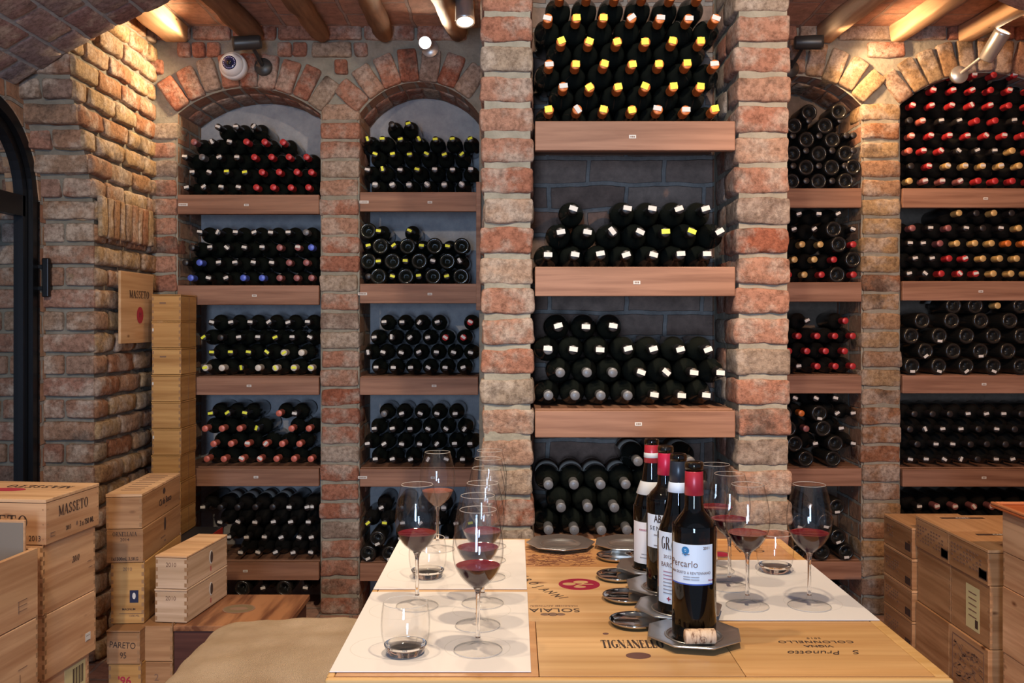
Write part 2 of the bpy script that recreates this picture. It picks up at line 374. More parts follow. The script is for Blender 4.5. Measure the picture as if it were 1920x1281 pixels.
# coursed bricks in the spandrels and up to the ceiling
mb=MB()
z=CAMZ+.93; row=0
while z<ZC-.02:
    x=-1.60+(row%2)*.12
    while x<2.6:
        w=rnd.uniform(.15,.25); cx_=x+w/2; cz_=z+.0375; ok=True
        if x<.80 and x+w>-.10: ok=False
        for ax,az,Rr,h,vl,old in ARCH:
            for px in (x,cx_,x+w):
                for pz in (z,z+.07):
                    d=math.hypot(px-ax,pz-az)
                    if d<Rr+vl-.006: ok=False
        if ok: brick(mb,(cx_,DS+.05,cz_),(w-.012,.12,.066),n=(4,2,2),tint=rnd.random())
        elif w>.1:
            for part in (x+.035,x+.10,x+.165):
                o2=True
                for ax,az,Rr,h,vl,old in ARCH:
                    for px in (part-.028,part+.028):
                        for pz in (z,z+.07):
                            if math.hypot(px-ax,pz-az)<Rr+vl-.012: o2=False
                if o2 and not(-.18<part<.86): brick(mb,(part,DS+.052,cz_),(.058,.12,.064),n=(2,2,2))
        x+=w
    z+=.075; row+=1
struct(mb.build('wall_spandrel_bricks',[M_brick]),'coursed bricks filling the wall above the arches','wall')

# left pier: frontal face and side wall, corner leaning forward with height
def D0(z):
    t=max(0,min(1,(z-CAMZ-.38)/.58)); return 3.50-.20*t*t*(3-2*t)
mb=MB()
zs=[i*.08 for i in range(34)]
for a,b in zip(zs[:-1],zs[1:]):
    mb.quad((-2.9,D0(a)+.014,a),(XS-.014,D0(a)+.014,a),(XS-.014,D0(b)+.014,b),(-2.9,D0(b)+.014,b),0)
    mb.quad((XS-.014,D0(a)+.014,a),(XS-.014,YB,a),(XS-.014,YB,b),(XS-.014,D0(b)+.014,b),0)
struct(mb.build('wall_left_pier',[M_mortar_dark]),'mortar bed of the brick pier beside the glazed door','wall')
mb=MB(); mf=MB()
z=0.0; row=0
while z<2.60:
    h=.083; zr=z-CAMZ
    d=D0(z+h/2)
    # side face (bricks run along Y)
    if .32<zr<.47 and row%1==0:
        pass
    y=d+(.11 if row%2 else 0); first=True
    if row%2:   # header at the corner
        brick(mb,(XS-.055,d+.05,z+h/2),(.12,.10,h-.013),n=(2,2,2),mat=0,amp=.007,r=.016)
    while y<DS-.01:
        l=min(rnd.uniform(.17,.25),DS+.03-y)
        if l>.04:
            out=rnd.uniform(-.004,.012 if zr<0 else .006)
            brick(mb,(XS-.055+out,y+l/2,z+h/2),(.12,l-.012,h-.013+rnd.uniform(-.004,.004)),n=(2,5,2),amp=.007,r=.016)
        y+=l
    # frontal face (bricks run along X)
    x=XS-.0 -(.12 if row%2 else .24)
    brick(mf,((x+XS)/2,d+.045,z+h/2),(XS-x-.012,.10,h-.014),n=(4,2,2),amp=.004,r=.010)
    while x>-2.75:
        l=rnd.uniform(.20,.26)
        brick(mf,(x-l/2,d+.05,z+h/2),(l-.010,.10,h-.013),n=(4,2,2),amp=.0035,r=.009); x-=l
    z+=h; row+=1
struct(mb.build('wall_left',[M_brick_old]),'rough ochre brick side wall between the door pier and the shelves','wall')
struct(mf.build('wall_left_front',[M_brick_pier]),'brick pier face beside the glazed door, seen also through its glass','wall')
# soldier course on the side wall
mb=MB()
y=3.50
while y<3.98:
    w=rnd.uniform(.045,.065); brick(mb,(XS+.012,y+w/2,CAMZ+.40),(.02,w-.008,.155),n=(1,2,3),amp=.004,r=.009); y+=w
struct(mb.build('wall_soldier_course',[M_brick_old]),'short course of upright bricks on the rough side wall','wall')

# near left wall with the door opening (plane x=-1.76, door arch)
XD=-1.765; DC_Y,DR,DZs=3.13,.34,CAMZ+.45
mb=MB()
ys=[1.2,DC_Y-DR-1e-4]+[DC_Y-DR+2*DR*i/20 for i in range(21)]+[3.52]
for a,b in zip(ys[:-1],ys[1:]):
    m=(a+b)/2
    if abs(m-DC_Y)<DR:
        za=DZs+math.sqrt(max(0,DR*DR-(a-DC_Y)**2)); zb=DZs+math.sqrt(max(0,DR*DR-(b-DC_Y)**2))
        mb.quad((XD,a,za),(XD,b,zb),(XD,b,2.75),(XD,a,2.75),0)
        mb.quad((XD,a,za),(XD,b,zb),(XD-.12,b,zb),(XD-.12,a,za),0)
    else: mb.quad((XD,a,0),(XD,b,0),(XD,b,2.75),(XD,a,2.75),0)
struct(mb.build('wall_left_near',[BT_side]),'brick wall holding the arched glazed door','wall')
# steel door frame: arch, stiles, rail, glass
dr=thing('door_1','black steel framed arched glass door beside the brick pier','door'); dr['kind']='structure'
XF=XD-.03
mb=MB()
def archpts(r,n=24,x=XF): return [Vector((x,DC_Y+r*math.cos(a),DZs+r*math.sin(a))) for a in [PI*i/n for i in range(n+1)]]
def bar(mb,path,wd,dp):
    # rectangular bar of width wd (in the door plane) and depth dp (along X) following a path in the YZ plane
    V=[];Fc=[];n=len(path)
    for i,p in enumerate(path):
        d=(path[min(i+1,n-1)]-path[max(i-1,0)]).normalized(); u=Vector((0,-d.z,d.y))
        for s,t in ((-1,-1),(1,-1),(1,1),(-1,1)): V.append(p+u*wd/2*s+Vector((dp/2*t,0,0)))
    for i in range(n-1):
        for k in range(4): Fc.append((i*4+k,i*4+(k+1)%4,(i+1)*4+(k+1)%4,(i+1)*4+k))
    Fc+= [(0,1,2,3),(n*4-1,n*4-2,n*4-3,n*4-4)]
    mb.add(V,Fc)
full=[Vector((XF,DC_Y+DR-.02,0))]+archpts(DR-.02)+[Vector((XF,DC_Y-DR+.02,0))]
bar(mb,full,.04,.05)
mb.build('door_frame',[M_steel],dr)
mb=MB(); inner=[Vector((XF-.01,DC_Y+DR-.062,0))]+archpts(DR-.062,x=XF-.01)+[Vector((XF-.01,DC_Y-DR+.062,0))]
bar(mb,inner,.028,.035); zr=CAMZ+.425
bar(mb,[Vector((XF-.01,DC_Y-DR+.06,zr)),Vector((XF-.01,DC_Y+DR-.06,zr))],.075,.035)
mb.build('door_leaf',[M_steel],dr)
mb=MB(); pp=archpts(DR-.07,x=XF-.012)
mb.add([Vector((XF-.012,DC_Y+DR-.07,.02))]+pp+[Vector((XF-.012,DC_Y-DR+.07,.02))],[tuple(range(len(pp)+2))])
mb.build('door_glass',[M_pane],dr)
mb=MB(); mb.cb(XD+.01,XD+.035,3.462,3.482,CAMZ+.095,CAMZ+.24,r=.004); mb.cb(XD-.02,XD+.015,3.466,3.478,CAMZ+.20,CAMZ+.215,r=.002); mb.cb(XD-.02,XD+.015,3.466,3.478,CAMZ+.12,CAMZ+.135,r=.002)
mb.build('door_handle',[M_steel],dr)

# vault over the near part of the room
VCX,VCZ,VR=.25,CAMZ-2.258,3.69
def vpt(x,y,dr=0):
    th=math.asin((x-VCX)/VR); return Vector((VCX+(VR+dr)*math.sin(th),y,VCZ+(VR+dr)*math.cos(th)))
mb=MB(); xs=[-2.1+i*.1 for i in range(49)]
for a,b in zip(xs[:-1],xs[1:]):
    mb.quad(vpt(a,3.29,.006),vpt(b,3.29,.006),vpt(b,.3,.006),vpt(a,.3,.006),0)
    mb.quad(vpt(a,.3,.25),vpt(b,.3,.25),vpt(b,3.29,.25),vpt(a,3.29,.25),0)
    mb.quad(vpt(a,3.29,.02),vpt(a,3.29,.25),vpt(b,3.29,.25),vpt(b,3.29,.02),0)
    mb.quad(vpt(a,.3,.02),vpt(b,.3,.02),vpt(b,.3,.25),vpt(a,.3,.25),0)
struct(mb.build('ceiling_vault_bed',[M_mortar_grey]),'shallow brick vault over the near part of the cellar','ceiling')
mb=MB()
dth=.105/VR; k=0
for rng in ((-2.02,-.95),(1.40,2.45)):
    th=math.asin((rng[0]-VCX)/VR); t1=math.asin((rng[1]-VCX)/VR)
    while th<t1:
        y=3.30
        y-= .0
        first=True
        while y>1.9:
            l=rnd.uniform(.22,.27)*(0.5 if first and k%2 else 1); first=False
            tm=th+dth/2; rr=VR+.05
            c=Vector((VCX+rr*math.sin(tm),y-l/2,VCZ+rr*math.cos(tm)))
            brick(mb,c,(.105-.008,l-.010,.10),Matrix.Rotation(tm,4,'Y'),n=(2,5,1),r=.010,amp=.004); y-=l
        th+=dth; k+=1
struct(mb.build('ceiling_vault',[M_brick_cool_light]),'exposed bricks of the vault edge, cool light painted into their colour','ceiling')
# flat tiled ceiling beyond the vault, with logs and beams
mb=MB(); mb.box(-1.65,2.80,3.0,4.45,ZC,ZC+.08,0)
struct(mb.build('ceiling',[M_tile]),'terracotta tiled ceiling over the shelves','ceiling')
def log(x0,x1,z,r,label):
    mb=MB(); n=14; pts=[];rad=[]
    for i in range(n+1):
        t=i/n; y=3.05+(DS-.04-3.05)*t
        pts.append((x0+(x1-x0)*t+.010*noisey(i*.5,x0*9,1),y,z+.008*noisey(i*.6,x0*5,7))); rad.append(r*(1+.10*noisey(i*.7,x0*3,3))*(.75 if i==n else 1))
    mb.tube(pts,rad,14,0)
    struct(mb.build('ceiling_beam',[W_log]),label,'beam')
log(-1.175,-1.12,ZC-.045,.047,'peeled log under the ceiling, above the spotlight and the security camera')
log(-.86,-.835,ZC-.045,.043,'second peeled log from the door side, above the first brick arches')
log(-.565,-.56,ZC-.045,.043,'third peeled log from the door side, over the bulb')
log(-.30,-.245,ZC-.045,.045,'peeled log meeting the wall beside the tall pillar')
for x0,x1,w,lab in ((1.40,1.345,.035,'round pale log lit by the black spotlight'),(1.70,1.66,.032,'square pale beam over the wide arch'),(2.02,1.96,.035,'square pale beam beside the upturned lamp'),(-1.47,-1.47,.05,'pale wooden beam end in the lit corner above the rough side wall')):
    mb=MB(); V=[]
    a=Vector(((x0+x1)/2,3.56,ZC-.035)); L_=1.0
    M=Matrix.Translation(a)@Matrix.Rotation(-math.atan2(x1-x0,1.0),4,'Z')
    mb.rbox(w*2,L_,.075,M,r=.012,n=(1,8,1),amp=.006,seed=x0)
    struct(mb.build('ceiling_beam',[W_beam]),lab,'beam')
# floor and right wall
mb=MB(); mb.box(-3.2,3.2,-1.0,4.5,-.05,0,0)
struct(mb.build('floor',[M_tile]),'terracotta tiled cellar floor','floor')
mb=MB(); mb.box(2.78,2.86,1.0,4.45,0,2.75,0)
struct(mb.build('wall_right',[BT_side]),'brick side wall past the stacked crates','wall')
# ================================================================ SHELVES
ORD=['first','second','third','fourth','fifth','sixth','seventh','eighth','ninth','tenth','eleventh','twelfth','thirteenth']
SHN={0:'top shelf',1:'second shelf',2:'third shelf',3:'fourth shelf',4:'fifth shelf',5:'floor level'}
BAYN={'A':'bay nearest the door','B':'bay beside the tall pillar','C':'projecting bay','D':'narrow bay behind the glasses','E':'wide bay behind the crates'}
BX={'A':(-1.474,-.849),'B':(-.679,-.155),'C':(.055,.631),'D':(.95,1.516),'E':(1.686,2.42)}
SY={'A':[367,537,706,877,1053],'B':[362,534,706,878,1055],'C':[230,503,768,1022],'D':[355,531,703,877,1052],'E':[355,529,703,878,1052]}
FH={'A':.081,'B':.081,'C':.080,'D':.081,'E':.081}
for bay in 'ABCDE':
    x0,x1=BX[bay]; D=DC if bay=='C' else DS; yb=3.018 if bay=='C' else YB-.002
    for i,y in enumerate(SY[bay]):
        zt=WZ(y,D); r=thing('wine_shelf','brown timber board, %s of the %s'%(SHN[i],BAYN[bay]),'shelf',((x0+x1)/2,D,zt),0,'timber wine shelves')
        w=(x1-x0)/2; ex=.004 if bay!='C' else .003
        mb=MB(); mb.cb(-w+ex,w-ex,.028,yb-D,-.028,0,r=.002); mb.build('shelf_board',[W_shelf],r)
        mb=MB(); mb.cb(-w+ex-.0,w-ex+.0,-.004,.024,-FH[bay],-.003 if y>700 else .004,r=.003,n=(6,1,1)); mb.build('front_board',[W_shelf],r)
        # small paper number stuck on the front board
        tx={'A':(462,477,467,480,460),'B':(806,806,814,812,812),'C':(1186,1194,1197,1197),'D':(1487,1490,1490,1490,1490),'E':(1848,1839,1845,1845,1845)}[bay][i]
        s=1.0
        if bay!='D':
            u=WX(tx,D-.004)-(x0+x1)/2; mb=MB(); mb.cb(u-.010*s,u+.010*s,-.0052,-.0040,-.046,-.036,r=.0004)
            for q in range(3): mb.cb(u-.006+q*.0045,u-.003+q*.0045,-.0054,-.0051,-.0435,-.0385,r=.0001,mat=1)
            mb.build('shelf_number',[M_white,M_ink2],r)
        if (bay,i) in (('A',0),('B',0),('B',1),('B',3)):
            u=WX({'A':344,'B':683}[bay] if i==0 else 680,D)-(x0+x1)/2; mb=MB(); mb.cb(u-.020,u+.020,-.0052,-.0040,-.046,-.034,r=.0004)
            for q in range(6): mb.cb(u-.016+q*.0053,u-.0125+q*.0053,-.0054,-.0051,-.0425,-.0375,r=.0001,mat=1)
            mb.build('name_strip',[M_white,M_ink2],r)
# upright plank at the end of the second bay
mb=MB(); xa=WX(893,DS-.02); mb.cb(xa,xa+.020,DS-.03,DS-.005,WZ(582,DS),WZ(343,DS),r=.002)
tag(mb.build('wooden_batten',[W_shelf]),'thin upright timber batten against the tall pillar, across the upper shelves','batten')

# ================================================================ BOTTLES LYING ON THE SHELVES
ROTF=Matrix.Rotation(-PI/2,4,'X'); ROTB=Matrix.Translation((0,.30,0))@Matrix.Rotation(PI/2,4,'X')
def body_prof(rb): return [(.0133,.050),(.0136,.076),(.0162,.088),(.0235,.101),(.0310,.114),(rb-.0015,.126),(rb,.138),(rb,.289),(rb-.002,.296),(rb-.006,.2995),(rb-.011,.298),(rb-.017,.288),(.010,.268),(.001,.264)]
CAPP=[(.0008,-.0002),(.0124,-.0002),(.0139,.0012),(.0143,.006),(.0139,.009),(.0139,.0555)]
RING=[(.0140,.048),(.0146,.0485),(.0146,.0515),(.0140,.052)]
def mk_body(rb,M,seg=22):
    mb=MB(); mb.lathe(body_prof(rb),seg,M,cap=False); return mb
def mk_cap(M,big=False):
    mb=MB(); mb.lathe(CAPP,16,M,cap=False); return mb
def mk_tag(w,h,bend=0):
    mb=MB(); mb.cb(-w/2,w/2,-.0016,-.0004,-h/2,h/2,r=.0003,n=(2,1,1)); return mb
def mk_label(rb,M,a0=20,a1=160,z0=.165,z1=.265):
    mb=MB(); n=16; V=[];Fc=[]
    for i in range(n+1):
        a=R(a0+(a1-a0)*i/n)
        for z in (z0,z1): V.append(M@Vector(((rb+.0006)*math.cos(a),(rb+.0006)*math.sin(a),z)))
        for z in (z1,z0): V.append(M@Vector(((rb-.0004)*math.cos(a),(rb-.0004)*math.sin(a),z)))
    for i in range(n):
        for k in range(4): Fc.append((i*4+k,i*4+(k+1)%4,i*4+4+(k+1)%4,i*4+4+k))
    mb.add(V,Fc,0,True); return mb
TPL={}
def tpl(key):
    if key in TPL: return TPL[key]
    k=key[0]
    if k=='body': me=mk_body(key[1],ROTB if key[2] else ROTF,26 if key[1]>.037 else 20).mesh('bottle_body',[M_bottle])
    elif k=='cap': me=mk_cap(ROTB if key[2] else ROTF).mesh('capsule',[M_cap[key[1]]])
    elif k=='tag': me=mk_tag(key[2],key[3]).mesh('price_tag',[M_yellow if key[1]=='y' else M_white])
    elif k=='label': me=mk_label(key[1],ROTF,200,340).mesh('bottle_label',[M_label])
    TPL[key]=me; return me
CW={'K':'dark-capped','R':'red-capped','P':'dusty-pink-capped','O':'orange-capped','Y':'tan-capped','B':'blue-capped','W':'cream-capped','G':'grey-capped','S':'salmon-red-capped'}
# rows from the bottom up; (pixel column of the first neck, spacing, codes).  code: foil colour + tag (w/y) (+l body label); b = base outwards; - = gap
ROWS={
('A',0):[(348,32.7,'Kw Kw Kw Kw R R R R'),(358,33,'Kw Kw Ky Ky R R R R'),(344,32.8,'Kw G Kw Kw R R R R'),(363,33,'P Kw Kw R R R'),(408,33.3,'Kw Kw Kw')],
('A',1):[(356,33.3,'B Kw Kw B B P P P'),(341,33.2,'K B Kw Kw Kw Kw P P'),(358,33.2,'K Kw Kw Kw Kw P Pw B'),(374,33.2,'Kw Kw Kw Kw Kw Kw G')],
('A',2):[(383,33.3,'Wy W Ky W Wy Wy Wy'),(397,33.6,'Ky Ky Ky Ky Wy W'),(380,33.5,'Ky K Kw Kw Ky Kw Kw'),(395,36.3,'Kw Kw Kw Kw Kw Kw')],
('A',3):[(387,32.6,'S S Sw Sw S S S'),(399,32.5,'S S Sw Sw S S'),(383,32.5,'S S S Ky - S S'),(394,31.8,'Ky Ky Ky - S Kw'),],
('B',0):[(702,32.8,'Gw Gw Gw Gw Gw Gw'),(685,32.7,'Kw Ky Kw Ky Kw Kw Kw'),(702,32.6,'Ky Ky Ky Ky Ky Ky'),(685,32.8,'Ky Ky Ky Ky Ky Ky Ky'),(734,31,'K Ky')],
('B',1):[(683,25.7,'K b Ky b Ky b Ky b'),(683,25.7,'b Ky b Ky b Kw b Kw'),(686,25.7,'Ky b Ky b Ky b Ky b'),(680,29.3,'b Ky - Ky')],
('B',2):[(703,33,'Kw Kw Kw Kw Kw Kw'),(685,33,'Kw Kw Kw Kw Kw Kw Kw'),(701,33.5,'Kw Kw Kw Kw Rw Rw'),(720,33.3,'Kw Kw Kw Kw - Rw')],
('B',3):[(703,33,'Kw Kw Kw Kw Kw Kw'),(687,33,'Kw Kw Kw Kw Kw Kw Kw'),(702,33.5,'Kw Kw Kw Kw Kw Kw'),(719,33.5,'G Kw Kw Kw Kw')],
('C',0):[(1030,51.6,'Oy Ow Oy Oy Ow Ow Oy'),(1056,51.8,'Ow Oy Oy Oy Oy Oy'),(1028,52.4,'Ow Oy Oy Oy Oy Oy Ow'),(1052,52.8,'Oy Oy Oy Oy Oy Oy'),(1028,52.6,'Ow Oy Oy Ow Ow Ow Ow'),(1050,52.6,'O O O O O O')],
('C',1):[(1027,49.8,'Kw Kw Kw Kw Kw Kw Kw'),(1051,49.6,'Kw Kw Kw Kw Ky Ky Kw'),(1075,50,'Kw - Kw Kw Kw Kw')],
('C',2):[(1028,49.8,'G G G G Kw Kw Kw'),(1052,49.7,'G G G Kw Kw Kw Kw'),(1025,50.6,'Gw Kw Kw Kw Kw Kw Kw'),(1048,51.5,'Kw Kw Kw')],
('C',3):[(1028,49.6,'G G G G K G G'),(1053,49.8,'G G G G K G'),(1030,48.2,'Gl Gl Gl Gl G K K'),(1102,48.2,'- - Gl K Gl')],
}
STUFF={
('A',4):[(450,33,'Kw Kw Kw Kw Kw'),(428,33,'Kw Kw Kw Kw Kw Kw'),(412,33,'Kw Kw Kw Kw Kw Kw'),(380,32.5,'Kw Kl Kl Kl Kl Kw Kw Kw')],
('A',5):[(452,40,'b Kw b Kw')],
('B',4):[(686,43.3,'bw bw bw b Kw'),(708,43,'bw Kw K Kw K'),(687,33.5,'Ky Ky Kw Kw Kw Kw Ky'),(714,39,'Kw K K Gw')],
('D',0):[(1487,25,'b K b K b K'),(1488,24.5,'K b K b K b'),(1488,24.7,'b K b K b K'),(1488,25,'K b K b K K'),(1490,29,'b K b K'),(1519,55,'b b')],
('D',1):[(1510,31,'Y R b R'),(1491,37,'Y Y R b'),(1505,34,'Y Y b R'),(1490,37,'Kw Kw b Kw'),(1500,36,'Kw Kw Kw')],
('D',2):[(1499,34.5,'Kw R R R'),(1515,35,'R R R'),(1498,34.6,'R R R R'),(1513,36.5,'Kw - R')],
('D',3):[(1512,52,'b b'),(1492,38,'b Kw b Kw'),(1512,33,'P b Kw'),(1505,33,'O bw Kw Kw'),(1530,38,'Kw Kw')],
('D',4):[(1497,46,'b b bw'),(1520,53,'bw bw'),(1500,50,'bw bw'),(1520,50,'Kw bw')],
('D',5):[(1500,40,'K K K')],
('E',0):[(1703,33,'Y Pw Pw Pw R R R R R'),(1711,33.5,'K Rw Yw Yw Yw Yw Y Yw Y'),(1699,33.5,'S Rw Rw Kw Kw Kw Y Rw Rw'),(1712,34.5,'Sw Rw Rw Rw Rw Rw R Rw'),(1699,34,'K Sw Kw Kw R R Kw R Kw'),(1713,36.5,'Rw Rw Rw Rw Rw R R R'),(1716,36,'K Rw Rw Rw R Rw Rw Rw'),(1752,38,'Rw Rw Rw R Rw R Rw')],
('E',1):[(1703,32.5,'Kw Kw R Rw Rw Y Y Y Y'),(1717,32,'Kw Kw R Rw Y Y Y Y Y'),(1701,32,'Kw Kw P Y Y Y O O O'),(1712,33.5,'P Kw P Kw K Kw Y Kw Kw'),(1800,33,'Y K Y K K K')],
('E',2):[(1711,51.7,'bw bw bw bw b b'),(1738,51.7,'bw b bw b bw'),(1711,51.7,'b bw b b b b'),(1731,55,'b b b b b'),(1790,42,'bl b Y b b')],
('E',3):[(1706,32.5,'Kw Kw Kw Kw K Kw Kw Kw Kw'),(1722,33,'K Kw Kw K K K K K'),(1702,33.5,'K Kw Kw Kw K Kw K Kw Kw'),(1716,33.5,'K K K Kw Kw Kw K K K')],
('E',4):[(1708,33,'K K K K K K K K K'),(1725,33,'K K K K K K K K'),(1708,33,'K K K K K K K K K'),(1725,34,'Kw Pw Pw Pw Pw P P Pw')],
}
NB=0
def place(bay,i,k,j,x,c,row,nrow,individual,acc):
    global NB
    D=(DC+.004) if bay=='C' else DS-.004
    rb=.0378 if bay=='C' else .0362
    zt=WZ(SY[bay][i],DC if bay=='C' else DS) if i<len(SY[bay]) else 0.0
    if i==5: zt=WZ(1120,DS)
    if bay=='E' and WX(x,DS)>BX['E'][1]-.03: return
    z=zt+rb+.0008+k*(.0662 if bay!='C' else .0655)
    base=c[0]=='b'
    if bay=='D' and i==0 and base: z=zt+rb+k*.0605
    X=WX(x,D)+rnd.uniform(-.0015,.0015)
    lo,hi=BX[bay]; X=min(max(X,lo+rb+.002),hi-rb-.002)
    yo=D+rnd.uniform(.0,.012)
    tg='w' if 'w' in c else ('y' if 'y' in c else None)
    rz=rnd.uniform(-.012,.012)
    tw,th=(.024,.014) if bay=='C' else (.021,.011)
    if bay=='C' and i==0 and tg=='y': tw,th=.021,.019
    ta=rnd.choice([rnd.gauss(0,.22),rnd.gauss(0,.22),rnd.gauss(.0,.7)])
    if individual:
        NB+=1
        cap=None if base else CW[c[0]]
        desc=('bottle lying base outward' if base else cap+' bottle')+({'w':' with white tag','y':' with yellow tag',None:''}[tg])
        tot=nrow; rw='bottom row' if k==0 else ('row %s up'%['','two','three','four','five','six'][k])
        lab='%s, %s in %s, %s, %s'%(desc,ORD[row],rw,SHN[i],{'A':'door-side bay','B':'middle bay','C':'projecting bay'}[bay])
        t=thing('wine_bottle',lab,'bottle',(X,yo+.15,z-rb),rz,'wine bottles on the %s of the %s'%(SHN[i],{'A':'door-side bay','B':'middle bay','C':'projecting bay'}[bay]))
        off=Vector((0,-.15,rb))
        o=bpy.data.objects.new('body',tpl(('body',rb,base))); COL.objects.link(o); o.parent=t; o.location=off
        if not base:
            o=bpy.data.objects.new('capsule',tpl(('cap',c[0],False))); COL.objects.link(o); o.parent=t; o.location=off
        if tg:
            o=bpy.data.objects.new('price_tag',tpl(('tag',tg,tw,th))); COL.objects.link(o); o.parent=t
            o.location=off+Vector((rnd.uniform(-.002,.002),-.0002,rnd.uniform(0,.004) if not base else -.022)); o.rotation_euler=(R(-12) if not base else 0,ta,0)
            if bay=='C' and i==0: o.rotation_euler=(R(-5),ta*.6,0)
        if 'l' in c:
            o=bpy.data.objects.new('bottle_label',tpl(('label',rb))); COL.objects.link(o); o.parent=t; o.location=off
    else:
        T=Matrix.Translation((X,yo,z))@Matrix.Rotation(rz,4,'Z')
        def app(me,mi):
            vs=[T@v.co for v in me.vertices]; o0=len(acc.v); acc.v.extend([tuple(v) for v in vs]); acc.t.extend([.5]*len(vs))
            for p in me.polygons: acc.f.append([q+o0 for q in p.vertices]); acc.m.append(mi); acc.sm.append(p.use_smooth)
        app(tpl(('body',rb,base)),0)
        if not base: app(tpl(('cap',c[0],False)),1+list(CAPC).index(c[0]))
        if tg:
            T0=T; T=T@Matrix.Translation((0,-.0002,.002 if not base else -.022))@Matrix.Rotation(ta,4,'Y'); app(tpl(('tag',tg,tw,th)),len(CAPC)+(1 if tg=='w' else 2)); T=T0
        if 'l' in c: app(tpl(('label',rb)),len(CAPC)+3)
for dct,ind in ((ROWS,True),(STUFF,False)):
    acc=MB()
    for (bay,i),rows in dct.items():
        for k,(x0,sp,codes) in enumerate(rows):
            cs=codes.split()
            if bay=='D':
                while x0-sp>1394+(k*6): x0-=sp; cs.insert(0,cs[1] if len(cs)>1 and cs[1]!='-' else 'K')
            num=0; tot=sum(1 for c in cs if c!='-')
            for j,c in enumerate(cs):
                if c=='-': continue
                place(bay,i,k,j,x0+sp*j,c,num,tot,ind,acc); num+=1
    if not ind:
        o=acc.build('stacked_wine_bottles',[M_bottle2]+[M_cap[k] for k in CAPC]+[M_white,M_yellow,M_label])
        tag(o,'the many further wine bottles stacked on the darker and lower side shelves','bottles','further stacked wine bottles','stuff')
print('individual bottles',NB)
# ================================================================ LETTERING
_tc={}
def text_data(s, size, sx=1.0, bold=0, spacing=1.0, shear=0, extr=.0002):
    key=(s,size,sx,bold,spacing,shear,extr)
    if key in _tc: return _tc[key]
    cu=bpy.data.curves.new('lettering','FONT'); cu.body=s; cu.size=size; cu.align_x='CENTER'; cu.align_y='CENTER'
    cu.extrude=extr; cu.offset=bold*size; cu.space_character=spacing; cu.shear=shear; cu.resolution_u=3
    o=bpy.data.objects.new('lettering',cu); COL.objects.link(o); dg=bpy.context.evaluated_depsgraph_get(); dg.update()
    me=bpy.data.meshes.new_from_object(o.evaluated_get(dg)); bpy.data.objects.remove(o); bpy.data.curves.remove(cu)
    V=[(v.co.x*sx,v.co.y,v.co.z) for v in me.vertices]; Fc=[tuple(p.vertices) for p in me.polygons]
    bpy.data.meshes.remove(me); _tc[key]=(V,Fc); return V,Fc
def serif_bits(V): return V
